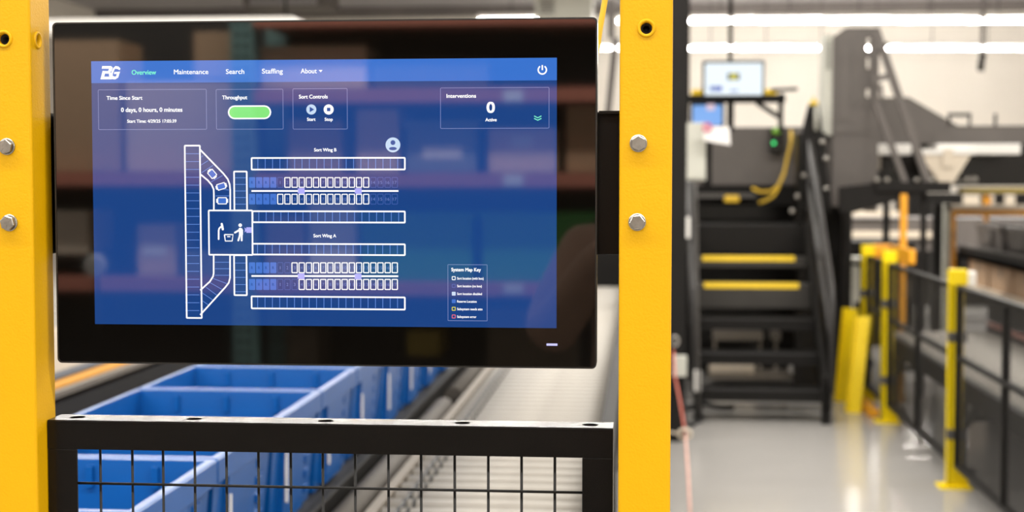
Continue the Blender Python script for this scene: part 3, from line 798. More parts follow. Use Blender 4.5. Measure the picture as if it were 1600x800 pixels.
# machine column with fittings
mc = thing('machine_column', 'black column with steel fittings at the right of the stairs', 'column', (X(1280, 10.0), 10.05, 0))
bm = BM(); box(bm, X(1255, 10), X(1302, 10), 10.4, 10.55, 0, Z(208, 10.4), 0.004); obj('post', bm, BLACK, mc)
bm = BM(); prism(bm, [(X(px, 10.35), Z(py, 10.35)) for px, py in ((1250, 330), (1250, 215), (1262, 165), (1278, 165), (1285, 215), (1300, 330))], 10.33, 10.39); obj('gusset_plate', bm, DARK, mc)
for px, py in ((1285, 222), (1291, 248), (1291, 295), (1256, 274), (1266, 273), (1246, 307), (1238, 330), (1264, 343), (1258, 360)):
    bm = BM(); c = at(px, py, 10.3); lathe_y(bm, c.x, c.z, [(10.33, 0.018), (10.31, 0.018), (10.305, 0)], 6, False); obj('bolt', bm, STEEL, mc)
bm = BM(); tube(bm, [(X(1274, 10.3), 10.3, Z(163, 10.3)), (X(1274, 10.3), 10.3, Z(205, 10.3))], 0.014, 12)
tb = thing('signal_lamp', 'slim signal lamp with a yellow cap beside the tall grey tower', 'lamp', at(1272, 165, 10.3))
obj('stem', bm, GREYBOX, tb)
bm = BM(); tube(bm, [at(1271.5, 164, 10.3), at(1271.5, 158, 10.3)], 0.030, 14); tube(bm, [at(1271.5, 158, 10.3), at(1271.5, 152, 10.3)], 0.008, 10); obj('cap', bm, TAPE, tb)

# small items left of the hood
t = thing('junction_box', 'pale grey upright junction box hung beside the black column', 'junction box', at(1086, 282, 9.6))
bm = BM(); box(bm, X(1071, 9.6), X(1103, 9.6), 9.6, 9.72, Z(282, 9.6), Z(192, 9.6), 0.006); obj('housing', bm, GREYBOX, t)
bm = BM(); box(bm, X(1073, 9.6), X(1101, 9.6), 9.592, 9.6, Z(279, 9.6), Z(195, 9.6), 0.003); obj('cover', bm, GREYBOX, t)
bm = BM(); prism(bm, [(X(px, 9.5), Z(py, 9.5)) for px, py in ((1097, 197), (1139, 199), (1141, 227), (1100, 220))], 9.5, 9.505)
t = thing('paper_sign', 'white paper notice with a red circle above the pale junction box', 'sign', at(1120, 227, 9.5)); obj('sheet', bm, PAPER, t)
bm = BM(); c = at(1105, 199, 9.49); tube(bm, [c + Vector((0.024 * math.cos(2 * PI * k / 16), 0, 0.024 * math.sin(2 * PI * k / 16))) for k in range(17)], 0.007, 8); obj('red_circle', bm, MAG, t)['label'] = 'red ring printed on the notice'
bm = BM(); tube(bm, [at(1087, 286, 8.8), at(1088, 320, 8.8), at(1090, 460, 8.8), at(1091, 530, 8.8), floor_at(1092, 660)], 0.008, 8)
solo('conduit', bm, TUBE, 'thin grey conduit running down from the pale junction box', 'pipe')
bm = BM(); box(bm, X(1071, 9.3), X(1078.5, 9.3), 9.3, 9.34, Z(372, 9.3), Z(339, 9.3), 0.004)
t = thing('limit_switch', 'small white switch on the black column below the junction box', 'switch', at(1075, 372, 9.3)); obj('body', bm, WHITEP, t)
bm = BM(); box(bm, X(1067, 9.3), X(1071, 9.3), 9.3, 9.33, Z(345, 9.3), Z(338, 9.3), 0.002); obj('lever', bm, STEEL, t)
solid('door_handle_tag', 1086.5, 1097, 578, 611, 8.95, 0.03, WHITEP, 'small white upright tag at the foot of the stairs', 'tag')
solid('floor_valve', 1052, 1075, 556, 588, 8.25, 0.06, GREYBOX, 'pale fitting low on the black column by the red cord', 'fitting')

# gantry with monitors
gt = thing('monitor_gantry', 'dark steel gantry with yellow end pads under the hanging monitor', 'frame', (X(1150, 9.7), 9.75, Z(300, 9.7)))
bm = BM(); box(bm, X(1076, 9.7), X(1226, 9.7), 9.7, 9.78, Z(161, 9.7), Z(149, 9.7), 0.004); obj('cross_beam', bm, DARK, gt)
many('leg', DARK, gt, [(X(1216, 9.7), X(1223, 9.7), 9.7, 9.76, Z(206, 9.7), Z(147, 9.7), 0.003), (X(1136, 9.7), X(1146, 9.7), 9.7, 9.76, Z(206, 9.7), Z(160, 9.7))])
bm = BM(); bar(bm, at(1182, 160, 9.74), at(1216, 182, 9.74), 0.03, 0.03); obj('brace', bm, DARK, gt)
bm = BM(); tube(bm, [at(1205, 141, 9.7), at(1246, 139, 9.7)], 0.012, 8); obj('sensor_arm', bm, DARK, gt)
for a0, a1 in ((1080, 1097), (1195, 1213)):
    bm = BM(); box(bm, X(a0, 9.7), X(a1, 9.7), 9.7, 9.78, Z(148.5, 9.7), Z(140, 9.7), 0.004); obj('end_pad', bm, TAPE, gt)['label'] = 'yellow pad'
def monitor(px0, px1, py0, py1, Y, label, scr, group=None):
    t = thing('small_monitor', label, 'monitor', at((px0 + px1) / 2, py1, Y + 0.02))
    bm = BM(); box(bm, X(px0, Y), X(px1, Y), Y, Y + 0.04, Z(py1, Y), Z(py0, Y), 0.006); obj('housing', bm, BLACK, t)
    bm = BM(); prism(bm, rrect(X(px0 + 3.5, Y), X(px1 - 3.5, Y), Z(py1 - 3.5, Y), Z(py0 + 4, Y), 0.008), Y - 0.003, Y + 0.002); s = obj('screen', bm, scr, t)
    return t, s
SCW = mat('lit_white_screen', (0.02, 0.02, 0.02, 1), 0.3, var=0, emit=rgb(236, 248, 255), es=1.0)
SCB = mat('lit_blue_screen', (0.02, 0.02, 0.02, 1), 0.3, var=0, emit=rgb(120, 172, 240), es=1.0)
t, s = monitor(1096.5, 1193.5, 95.5, 153, 9.5, 'small hanging monitor with a white screen above the black stairs', SCW)
def patch(par, px0, px1, py0, py1, Y, m, nm):
    bm = BM(); box(bm, X(px0, Y), X(px1, Y), Y, Y + 0.002, Z(py1, Y), Z(py0, Y)); return obj(nm, bm, m, par)
patch(s, 1135, 1154.5, 115, 126, 9.494, mat('screen_grey', (0, 0, 0, 1), 0.3, var=0, emit=rgb(80, 92, 110)), 'picture_tile')
patch(s, 1140, 1150, 116, 125, 9.491, mat('screen_yellow', (0, 0, 0, 1), 0.3, var=0, emit=rgb(205, 196, 30)), 'yellow_tile')
patch(s, 1108, 1127, 135, 143, 9.494, mat('screen_slate', (0, 0, 0, 1), 0.3, var=0, emit=rgb(120, 140, 200)), 'button_tile')
patch(s, 1120, 1126.5, 136, 142.5, 9.491, mat('screen_blue', (0, 0, 0, 1), 0.3, var=0, emit=rgb(50, 80, 190)), 'blue_tile')
patch(s, 1140, 1152, 141, 144, 9.494, mat('screen_slate', (0, 0, 0, 1)), 'caption')
bm = BM(); tube(bm, [at(1141, 97, 9.56), (at(1141, 97, 9.56).x, 9.56, CEIL)], 0.014, 10); obj('hanging_pole', bm, DARK, t)
t, s = monitor(1078, 1131, 161, 200, 9.9, 'low monitor with a blue screen behind the paper notice', SCB)
patch(s, 1103, 1116, 163, 173, 9.89, mat('screen_pink', (0, 0, 0, 1), 0.3, var=0, emit=rgb(225, 200, 215)), 'pink_tile')
bm = BM(); box(bm, X(1098, 9.92), X(1112, 9.92), 9.92, 9.96, Z(290, 9.92), Z(198, 9.92)); obj('stand', bm, DARK, t)
bm = BM(); q = at(1075, 192, 9.4); tube(bm, [q, (q.x, q.y, CEIL)], 0.008, 8); solo('drop_cable', bm, DARK, 'thin dark cable hanging from the ceiling beside the black column', 'cable')
t = thing('hanging_plug', 'black plug hanging on a cable from the ceiling in front of the cream wall', 'plug', at(1533, 112, 22))
q = at(1535, 88, 22)
bm = BM(); tube(bm, [q, (q.x, q.y, CEIL)], 0.03, 8); obj('cable', bm, MID, t)
bm = BM(); tube(bm, [q + Vector((0.01, 0, 0.04)), at(1533, 98, 22), at(1532.5, 111, 22)], 0.05, 10); obj('body', bm, BLACK, t)

# ------------------------------------------------------------------ grey tower and its braces
TY = 10.45
tw = thing('control_tower', 'tall grey sheet metal tower cabinet with side vents, right of the hanging monitor', 'cabinet', (X(1320, TY), TY + 0.15, Z(330, TY)))
bm = BM(); prism(bm, [(X(px, TY), Z(py, TY)) for px, py in ((1299, 210), (1299, 60), (1319, 46), (1352, 46), (1352, 210))], TY, TY + 0.34); obj('cabinet', bm, MID, tw)
bm = BM(); box(bm, X(1299, TY) - 0.055, X(1299, TY), TY + 0.01, TY + 0.34, Z(212, TY), Z(56, TY)); sp = obj('side_cover', bm, GREYBOX, tw); sp['label'] = 'paler vented side cover'
bm = BM()
for k in range(9): z = Z(68 + 5 * k, TY); box(bm, X(1299, TY) - 0.047, X(1299, TY) - 0.012, TY + 0.005, TY + 0.012, z - 0.006, z + 0.002)
obj('vent_slot', bm, DARK, sp)
bm = BM(); box(bm, X(1352, TY), X(1372, TY), TY + 0.02, TY + 0.08, Z(330, TY), Z(46, TY), 0)
strut = obj('slotted_strut', bm, MID, tw)
cb = BM()
for y0, y1 in ((61, 69), (71, 81), (92, 109), (140, 153)): box(cb, X(1350.5, TY), X(1358.5, TY), TY - 0.1, TY + 0.2, Z(y1, TY), Z(y0, TY))
cut(strut, local(cb, tw))
bm = BM(); box(bm, X(1308, TY), X(1328, TY), TY - 0.008, TY, Z(190, TY), Z(66, TY)); obj('door_seam', bm, MID, tw)
bm = BM(); box(bm, X(1300, TY), X(1352, TY), TY + 0.01, TY + 0.3, Z(322, TY), Z(210, TY)); obj('lower_body', bm, MID, tw)
bm = BM(); box(bm, X(1296, TY), X(1342, TY), TY + 0.3, TY + 0.4, 0, Z(318, TY)); obj('kick_panel', bm, DARK, tw)
many('leg', DARK, tw, [(X(1318, TY), X(1328, TY), TY + 0.05, TY + 0.1, 0, Z(322, TY)), (X(1330, TY), X(1336, TY), TY + 0.22, TY + 0.27, 0, Z(322, TY))])
br = thing('brace_frame', 'dark triangular brace frame standing beside the grey tower', 'frame', (X(1400, 10.2), 10.3, Z(285, 10.2)))
bm = BM(); bar(bm, at(1369, 48, 10.2), at(1452, 290, 10.2), 0.05, 0.045, Vector((0, 1, 0))); obj('long_brace', bm, MID, br)
bm = BM(); bar(bm, at(1368, 160, 10.22), at(1416, 290, 10.22), 0.04, 0.045, Vector((0, 1, 0))); obj('short_brace', bm, MID, br)
bm = BM(); bar(bm, at(1364, 125, 10.2), at(1392, 118, 10.2), 0.04, 0.05, Vector((0, 1, 0))); bar(bm, at(1376, 132, 10.2), at(1378, 156, 10.2), 0.02, 0.03, Vector((0, 1, 0))); obj('tie_bar', bm, MID, br)
bm = BM(); bar(bm, at(1373, 82, 10.2), at(1386, 68, 10.2), 0.03, 0.045, Vector((0, 1, 0))); obj('cable_clip', bm, DARK, br)
bm = BM(); box(bm, X(1366, 10.2), X(1482, 10.2), 10.12, 10.36, Z(300, 10.2), Z(284, 10.2), 0.004); prism(bm, [(X(px, 10.2), Z(py, 10.2)) for px, py in ((1310, 292), (1366, 286), (1466, 290), (1432, 303), (1330, 332), (1310, 330))], 10.14, 10.2); obj('base_plate', bm, DARK, br)
bm = BM()
for px in (1371, 1386, 1433, 1456): c = at(px, 281, 10.11); lathe_y(bm, c.x, c.z, [(10.12, 0.016), (10.105, 0.016), (10.102, 0)], 6, False)
obj('bolt', bm, STEEL, br)
many('leg', DARK, br, [(X(1441, 10.2), X(1449, 10.2), 10.2, 10.26, 0, Z(300, 10.2)), (X(1324, 10.2), X(1330, 10.2), 10.15, 10.2, 0, Z(330, 10.2))])

# big dark panel and the white trays
HY = 11.2
dp = thing('chute_panel', 'large dark grey sloped machine panel to the right of the tower', 'machine', (X(1480, HY), HY + 0.4, Z(300, HY)))
bm = BM(); prism(bm, [(X(px, HY), Z(py, HY)) for px, py in ((1350, 226), (1350, 154), (1418, 154), (1496, 198), (1720, 198), (1720, 226))], HY, HY + 0.5); obj('panel', bm, MID, dp)
bm = BM(); box(bm, X(1368, HY), X(1720, HY), HY + 0.1, HY + 0.5, Z(290, HY), Z(226, HY)); obj('back_plate', bm, BLACK, dp)
bm = BM()
for px in (1480, 1512, 1552): box(bm, X(px, HY), X(px + 3, HY), HY - 0.02, HY + 0.02, Z(198, HY), Z(180, HY))
box(bm, X(1480, HY), X(1515, HY), HY - 0.02, HY + 0.02, Z(184, HY), Z(179, HY)); obj('top_bracket', bm, DARK, dp)
bm = BM(); box(bm, X(1500, HY), X(1720, HY), HY - 0.05, HY + 0.1, Z(301, HY), Z(293, HY)); obj('lower_rail', bm, mat('olive_rail', (0.30, 0.22, 0.03, 1), 0.5), dp)
many('leg', DARK, dp, [(X(1705, HY), X(1712, HY), HY + 0.1, HY + 0.2, 0, Z(290, HY)), (X(1390, HY), X(1398, HY), HY + 0.2, HY + 0.3, 0, Z(290, HY))])
HT = 10.9
for a0, a1, y0, y1 in ((1367, 1391, 226, 242), (1397, 1424, 226, 242), (1464, 1594, 226, 242)):
    bm = BM(); box(bm, X(a0, HT), X(a1, HT), HT, HY + 0.12, Z(y1, HT), Z(y0, HT), 0.006); wt = obj('tray', bm, WHITEP, dp); wt['label'] = 'white tray under the panel'
    bm = BM(); box(bm, X(a0 + 4, HT), X(a0 + 10, HT), HT + 0.02, HT + 0.06, Z(266, HT), Z(y1, HT)); obj('bracket', bm, RAIL, wt)
t = thing('feed_hopper', 'cream funnel shaped hopper hanging below the long white tray', 'hopper', at(1480, 286, 10.8))
bm = BM()
lo = [(1434, 236), (1521, 236), (1489, 287), (1470, 287)]
f = [at(px, py, 10.75) for px, py in lo]; g = [at(px, py, 10.75) + Vector((0, d, 0)) for (px, py), d in zip(lo, (0.14, 0.14, 0.12, 0.12))]
vf = [bm.verts.new(p) for p in f]; vg = [bm.verts.new(p) for p in g]
bm.faces.new(vf); bm.faces.new(vg[::-1])
for i in range(4): bm.faces.new((vf[i], vg[i], vg[(i + 1) % 4], vf[(i + 1) % 4]))
obj('funnel', bm, CREAM, t)
bm = BM(); box(bm, X(1433, 10.75), X(1523, 10.75), 10.735, 10.895, Z(242, 10.75), Z(234, 10.75)); obj('rim', bm, WHITEP, t)
bm = BM(); box(bm, X(1472, 10.75), X(1488, 10.75), 10.73, 10.75, Z(262, 10.75), Z(234, 10.75)); obj('handle_plate', bm, CREAM, t)
t = thing('nozzle_pair', 'pair of shiny round nozzles right of the cream hopper', 'nozzle', at(1517, 284, 10.9))
for px in (1510.5, 1522.5):
    bm = BM(); c = at(px, 280.5, 10.9); lathe_y(bm, c.x, c.z, [(11.25, 0.024), (10.9, 0.026), (10.88, 0.02), (10.88, 0)], 16); obj('nozzle', bm, STEEL, t)

# far conveyors, racking and orange frames across the hall
FY = 15.0
t = thing('far_conveyor', 'long dark conveyor with pale edges far behind the fence', 'conveyor', (X(1470, FY), FY + 0.5, 0))
bm = BM(); box(bm, X(1300, FY), X(1720, FY), FY, FY + 0.8, Z(390, FY), Z(340, FY)); obj('bed', bm, MID, t)
many('edge_rail', CREAM, t, [(X(1328, FY), X(1404, FY), FY - 0.05, FY, Z(337, FY), Z(329, FY)), (X(1328, FY), X(1458, FY), FY - 0.05, FY, Z(370, FY), Z(360, FY))])
many('leg', DARK, t, [(X(px, FY), X(px + 6, FY), FY + 0.1, FY + 0.2, 0, Z(388, FY)) for px in (1340, 1460, 1580)])
t = thing('far_machine', 'dark boxy machinery beyond the orange frame', 'machine', (X(1560, 18), 18.5, 0))
bm = BM(); box(bm, X(1420, 18), X(1800, 18), 18, 19, 0, Z(302, 18)); obj('body', bm, DARK, t)
for a0, a1 in ((1505, 1530), (1545, 1552), (1570, 1585)):
    bm = BM(); box(bm, X(a0, 18), X(a1, 18), 17.95, 18, Z(320, 18), Z(304, 18)); obj('pale_panel', bm, CREAM, t)
t = thing('orange_rail_stand', 'orange and white tube frame in the distance above the cardboard boxes', 'frame', (X(1540, 12.6), 12.6, 0))
bm = BM(); box(bm, X(1478, 12.6), X(1720, 12.6), 12.6, 12.66, Z(335, 12.6), Z(327, 12.6)); obj('cross_bar', bm, ORANGE, t)
bm = BM(); box(bm, X(1476, 12.6), X(1720, 12.6), 12.55, 12.66, Z(327, 12.6), Z(319, 12.6)); obj('top_tray', bm, CREAM, t)
many('upright', ORANGE, t, [(X(1487, 12.6), X(1495, 12.6), 12.6, 12.66, 0, Z(335, 12.6)), (X(1540, 12.6), X(1546, 12.6), 12.6, 12.66, Z(350, 12.6), Z(335, 12.6)), (X(1540, 12.6), X(1549, 12.6), 12.6, 12.66, Z(319, 12.6), Z(305, 12.6))])
bm = BM(); box(bm, X(1476, 12.55), X(1487, 12.55), 12.55, 12.61, 0, Z(318, 12.55)); obj('pale_upright', bm, GREYBOX, t)
t = thing('dark_upright', 'dark steel upright between the fence and the orange frame', 'post', (X(1465, 12), 12, 0))
bm = BM(); box(bm, X(1460, 12), X(1474, 12), 12, 12.08, 0, Z(318, 12)); obj('post', bm, DARK, t)
bm = BM(); box(bm, X(1456, 12), X(1478, 12), 11.98, 12.1, 0, 0.01); obj('foot_plate', bm, DARK, t)

# ------------------------------------------------------------------ right conveyor, boxes and bins behind the fence
rr = thing('lower_roller_conveyor', 'wide roller conveyor with a red guide rail behind the yellow post fence', 'conveyor', (2.0, 7, 0))
QX0, QX1, QZ = 1.665, 2.345, 0.50
yy, k, r0 = 3.6, 0, None
while yy < 9.9 and k < 98:
    if r0 is None:
        bm = BM(); tube(bm, [(QX0, yy, QZ - 0.024), (QX1, yy, QZ - 0.024)], 0.024, 12); r0 = obj('roller', bm, ROLL, rr)
    else:
        q = r0.copy(); C.objects.link(q); q.parent = rr; q.location = (0, k * 0.08, 0)
    yy += 0.08; k += 1
bm = BM(); box(bm, QX0 - 0.04, QX0 - 0.004, 3.4, 10.0, QZ - 0.10, QZ + 0.01, 0.002); obj('side_rail', bm, DARK, rr)
bm = BM(); box(bm, QX1 + 0.004, QX1 + 0.04, 3.4, 10.0, QZ - 0.12, QZ + 0.03); obj('side_rail', bm, DARK, rr)
bm = BM(); box(bm, QX1 + 0.004, QX1 + 0.04, 3.4, 10.0, QZ + 0.031, QZ + 0.052); obj('guide_rail', bm, mat('faded_red_rail', (0.42, 0.20, 0.165, 1), 0.6), rr)['label'] = 'thin red guide rail'
bm = BM(); box(bm, QX0, QX1, 3.4, 10.0, QZ - 0.11, QZ - 0.10); obj('bottom_pan', bm, DARK, rr)  # pan added to block light from the floor under the rollers
bm = BM(); box(bm, QX1 + 0.02, QX1 + 0.035, 3.4, 10.0, 0.02, QZ - 0.12); obj('shade_skirt', bm, DARK, rr)  # dark skirt added so the view beneath the rollers looks shaded
bm = BM(); box(bm, QX1 + 0.01, QX1 + 0.05, 3.4, 10.0, QZ + 0.07, QZ + 0.22); obj('guard_board', bm, DARK, rr)
for yy in (4.2, 5.9, 7.6, 9.6):
    bm = BM(); box(bm, QX0 - 0.035, QX0 + 0.025, yy - 0.03, yy + 0.03, 0, QZ - 0.10); box(bm, QX0 - 0.035, QX0 + 0.07, yy - 0.06, yy + 0.06, 0, 0.01); obj('leg', bm, DARK, rr)
    bm = BM(); box(bm, QX1 - 0.02, QX1 + 0.04, yy - 0.03, yy + 0.03, 0, QZ - 0.12); obj('leg', bm, DARK, rr)
    for p, q in (((QX0, yy, 0.28), (QX1, yy, 0.28)), ((QX0 - 0.005, yy - 0.4, QZ - 0.1), (QX0 - 0.005, yy, 0.2))):
        bm = BM(); bar(bm, p, q, 0.035, 0.035); obj('brace', bm, DARK, rr)
BXX = 2.80
sh = thing('flow_rack', 'dark two level flow rack holding cardboard boxes, beyond the right hand roller conveyor', 'rack', (BXX + 0.3, 11, 0))
bm = BM(); box(bm, BXX - 0.05, BXX + 0.6, 9.3, 12.75, 0.605, 0.645); obj('lower_shelf', bm, CREAM, sh)
bm = BM(); box(bm, BXX - 0.06, BXX + 0.6, 9.3, 12.75, 0.86, 0.90); box(bm, BXX - 0.06, BXX - 0.03, 9.3, 12.75, 0.86, 0.97); obj('upper_shelf', bm, DARK, sh)
bm = BM(); box(bm, BXX - 0.075, BXX - 0.06, 9.3, 12.75, 0.955, 0.972); obj('edge_strip', bm, TUBE, sh)
for yy in (9.32, 12.68):
    many('upright', DARK, sh, [(BXX + 0.54, BXX + 0.60, yy, yy + 0.06, 0, 1.3), (BXX - 0.10, BXX - 0.05, yy, yy + 0.06, 0, 0.86)])
cn = None
for i in range(4):
    y = 9.62 + i * 0.76
    lb = 'brown cardboard box, %s in the row on the flow rack behind the fence' % ('nearest one', 'second one', 'third one', 'farthest one')[i]
    if cn is None:
        cn = thing('cardboard_box', lb, 'box', (BXX + 0.25, y + 0.3, 0.645), 'cardboard boxes on the flow rack')
        bm = BM(); box(bm, BXX, BXX + 0.45, y, y + 0.70, 0.645, 0.85, 0.004); obj('carton', bm, CARD, cn)
        bm = BM(); box(bm, BXX - 0.001, BXX + 0.451, y + 0.32, y + 0.37, 0.76, 0.852); obj('tape', bm, RAIL, cn)
    else: dup(cn, (0, i * 0.76, 0), lb, 'cardboard boxes on the flow rack')
bn = None
for i in range(3):
    y = 9.6 + i * 1.0
    lb = 'dark grey open bin, %s on the upper level of the flow rack' % ('nearest one', 'middle one', 'farthest one')[i]
    if bn is None:
        bn = thing('grey_bin', lb, 'bin', (BXX + 0.27, y + 0.45, 0.90), 'grey bins on the flow rack')
        bm, hx, hy = tote_shell(); bmesh.ops.scale(bm, vec=(1.1, 2.1, 1.05), verts=bm.verts); bmesh.ops.translate(bm, vec=bn.location, verts=bm.verts); obj('shell', bm, MID, bn)
        bm = BM(); box(bm, BXX + 0.02, BXX + 0.027, y + 0.3, y + 0.6, 1.0, 1.1); obj('label_holder', bm, MID, bn)
    else: dup(bn, (0, i * 1.0, 0), lb, 'grey bins on the flow rack')

t = thing('electrical_cabinet', 'dark floor standing cabinet seen between the stairs and the yellow fence posts', 'cabinet', (X(1350, 13.4), 13.6, 0))
bm = BM(); box(bm, X(1296, 13.4), X(1432, 13.4), 13.4, 13.9, 0, Z(376, 13.4), 0.01); obj('housing', bm, DARK, t)
for a0, a1 in ((1302, 1362), (1366, 1428)):
    bm = BM(); box(bm, X(a0, 13.4), X(a1, 13.4), 13.385, 13.4, 0.08, Z(382, 13.4)); d = obj('door', bm, DARK, t)
    bm = BM(); box(bm, X(a1 - 8, 13.4), X(a1 - 5, 13.4), 13.36, 13.385, 0.45, 0.6, 0.004); obj('handle', bm, STEEL, d)
bm = BM(); box(bm, X(1327, 13.0), X(1345, 13.0), 13.0, 13.2, Z(470, 13), Z(415, 13), 0.01); box(bm, X(1325, 13.0), X(1350, 13.0), 12.98, 13.2, Z(408, 13), Z(401, 13)); box(bm, X(1333, 13), X(1338, 13), 13.05, 13.15, 0, Z(415, 13))
solo('pale_terminal', bm, GREYBOX, 'pale upright terminal in front of the dark floor standing cabinet', 'terminal')

# ------------------------------------------------------------------ yellow post fence
FX = 1.55
def fence_post(y, label):
    t = thing('fence_post', label, 'fence post', (FX, y, 0), 'yellow posts of the mesh fence')
    bm = BM(); box(bm, FX - 0.038, FX - 0.004, y - 0.005, y + 0.005, 0.01, 1.07); box(bm, FX - 0.038, FX + 0.038, y + 0.035, y + 0.045, 0.01, 1.07); box(bm, FX - 0.040, FX - 0.030, y - 0.005, y + 0.045, 0.01, 1.07); obj('channel', bm, FYEL, t)
    bm = BM(); box(bm, FX - 0.042, FX + 0.042, y - 0.012, y + 0.05, 1.0, 1.075, 0.004); obj('cap', bm, FYEL, t)
    if y < 8:
        bm = BM(); box(bm, FX + 0.043, FX + 0.085, y + 0.0, y + 0.05, 0.995, 1.065, 0.006); obj('end_stop', bm, WHITEP, t)['label'] = 'white block beside the cap'
    bm = BM(); box(bm, FX - 0.08, FX + 0.072, y - 0.05, y + 0.09, 0, 0.01, 0.002); obj('base_plate', bm, FYEL, t)
    bm = BM(); prism(bm, [(FX - 0.034, 0.01), (FX + 0.068, 0.01), (FX + 0.038, 0.10), (FX - 0.034, 0.16)], y - 0.004, y + 0.006); obj('gusset', bm, FYEL, t)
    for z in (0.24, 0.72):
        bm = BM(); box(bm, FX - 0.044, FX + 0.044, y - 0.014, y + 0.02, z, z + 0.05, 0.003); obj('clamp', bm, TUBE, t)
        bm = BM(); lathe_y(bm, FX + 0.02, z + 0.025, [(y - 0.014, 0.012), (y - 0.024, 0.012), (y - 0.026, 0)], 6, False); obj('clamp_bolt', bm, STEEL, t)
for y, lb in ((7.18, 'yellow fence post nearest the camera, beside the roller conveyor with the red rail'), (9.12, 'yellow fence post in the middle, right of the leaning yellow channels'), (9.98, 'yellow fence post farthest along, behind the leaning yellow channels'), (5.24, 'yellow fence post out past the right edge')):
    if y > 6: fence_post(y, lb)
WMESH = bpy.data.materials.new('fine_wire_mesh')       # fine welded mesh: real gaps between wires too fine to model one by one
WMESH.use_nodes = True
nt = WMESH.node_tree
pb = nt.nodes['Principled BSDF']; pb.inputs['Base Color'].default_value = (0.02, 0.018, 0.016, 1); pb.inputs['Roughness'].default_value = 0.5
tcn = nt.nodes.new('ShaderNodeTexCoord'); sp3 = nt.nodes.new('ShaderNodeSeparateXYZ'); nt.links.new(tcn.outputs['Object'], sp3.inputs[0])
ds = []
for ax in ('Y', 'Z'):
    m1 = nt.nodes.new('ShaderNodeMath'); m1.operation = 'MULTIPLY'; m1.inputs[1].default_value = 1 / 0.016; nt.links.new(sp3.outputs[ax], m1.inputs[0])
    m2 = nt.nodes.new('ShaderNodeMath'); m2.operation = 'FRACT'; nt.links.new(m1.outputs[0], m2.inputs[0])
    m3 = nt.nodes.new('ShaderNodeMath'); m3.operation = 'LESS_THAN'; m3.inputs[1].default_value = 0.23 if ax == 'Y' else 0.15; nt.links.new(m2.outputs[0], m3.inputs[0])
    ds.append(m3)
mx = nt.nodes.new('ShaderNodeMath'); mx.operation = 'MAXIMUM'; nt.links.new(ds[0].outputs[0], mx.inputs[0]); nt.links.new(ds[1].outputs[0], mx.inputs[1])
nt.links.new(mx.outputs[0], pb.inputs['Alpha'])
def fence_panel(y0, y1, label):
    t = thing('mesh_fence_section', label, 'fence panel', (FX, (y0 + y1) / 2, 0.1), 'black mesh panels of the fence')
    y0 += 0.055; y1 -= 0.02
    for z in (1.0, 0.66, 0.13):
        bm = BM(); box(bm, FX - 0.016, FX + 0.016, y0, y1, z - 0.024, z, 0.002); obj('rail', bm, FENCEB, t)
    ys = [y0, y1 - 0.03] + ([(y0 + y1) / 2] if y1 - y0 > 1.2 else [])
    for y in ys:
        bm = BM(); box(bm, FX - 0.015, FX + 0.015, y, y + 0.03, 0.13, 0.976); obj('stile', bm, FENCEB, t)
    bm = BM(); box(bm, FX - 0.001, FX + 0.001, y0 + 0.01, y1 - 0.01, 0.11, 0.99); obj('mesh_infill', bm, WMESH, t)
fence_panel(5.24, 7.18, 'black mesh fence panel nearest the camera, in front of the right hand rollers')
fence_panel(7.18, 9.12, 'black mesh fence panel between the nearest and the middle yellow fence posts')
fence_panel(9.12, 9.98, 'short black mesh fence panel behind the leaning yellow channels')
t = thing('rail_guard', 'yellow guard block across the tops of the two far fence posts', 'guard', (FX, 9.98, 1.0))
bm = BM(); box(bm, FX + 0.046, FX + 0.19, 10.06, 10.12, 0.98, 1.075, 0.006); box(bm, FX + 0.15, FX + 0.19, 9.3, 10.06, 0.98, 1.075, 0.006); obj('block', bm, ORANGE, t)
bm = BM(); box(bm, FX + 0.22, FX + 0.26, 10.0, 10.05, 0, 1.42, 0.003)
solo('orange_post', bm, ORANGE, 'thin orange post rising behind the far fence posts', 'post')
# leaning channels
def channel(p_bot, p_top, w, label):
    t = thing('steel_channel', label, 'channel', p_bot, 'spare yellow channels leaning on the fence')
    d = (p_top - p_bot).normalized(); s = Vector((1, -0.35, 0)); s = (s - d * s.dot(d)).normalized(); n = s.cross(d).normalized()
    if n.y > 0: n = -n
    bm = BM()
    def slab(a0, a1, n0, n1):
        vs = [bm.verts.new(p + s * a + n * b_) for p in (p_bot, p_top) for a, b_ in ((a0, n0), (a1, n0), (a1, n1), (a0, n1))]
        for q in ((3, 2, 1, 0), (4, 5, 6, 7), (0, 1, 5, 4), (1, 2, 6, 5), (2, 3, 7, 6), (3, 0, 4, 7)): bm.faces.new([vs[i] for i in q])
    slab(-w / 2, w / 2, -0.004, 0.0); slab(-w / 2, -w / 2 + 0.005, 0, 0.04); slab(w / 2 - 0.005, w / 2, 0, 0.04)
    obj('web', bm, FYEL, t)
    bm = BM(); slab(-0.012, 0.012, 0.001, 0.004); obj('stiffener', bm, FYEL, t)
    return t
channel(floor_at(1334, 645), at(1349, 494, 9.72), 0.10, 'yellow steel channel in front, leaning against the mesh fence')
channel(floor_at(1316, 628), at(1330, 482, 9.95), 0.10, 'yellow steel channel at the back, leaning against the mesh fence')
bm = BM(); box(bm, FX - 0.09, FX - 0.02, 9.3, 9.9, 0, 0.05, 0.01); solo('floor_stop', bm, ORANGE, 'orange floor stop at the foot of the far fence panel', 'stop')

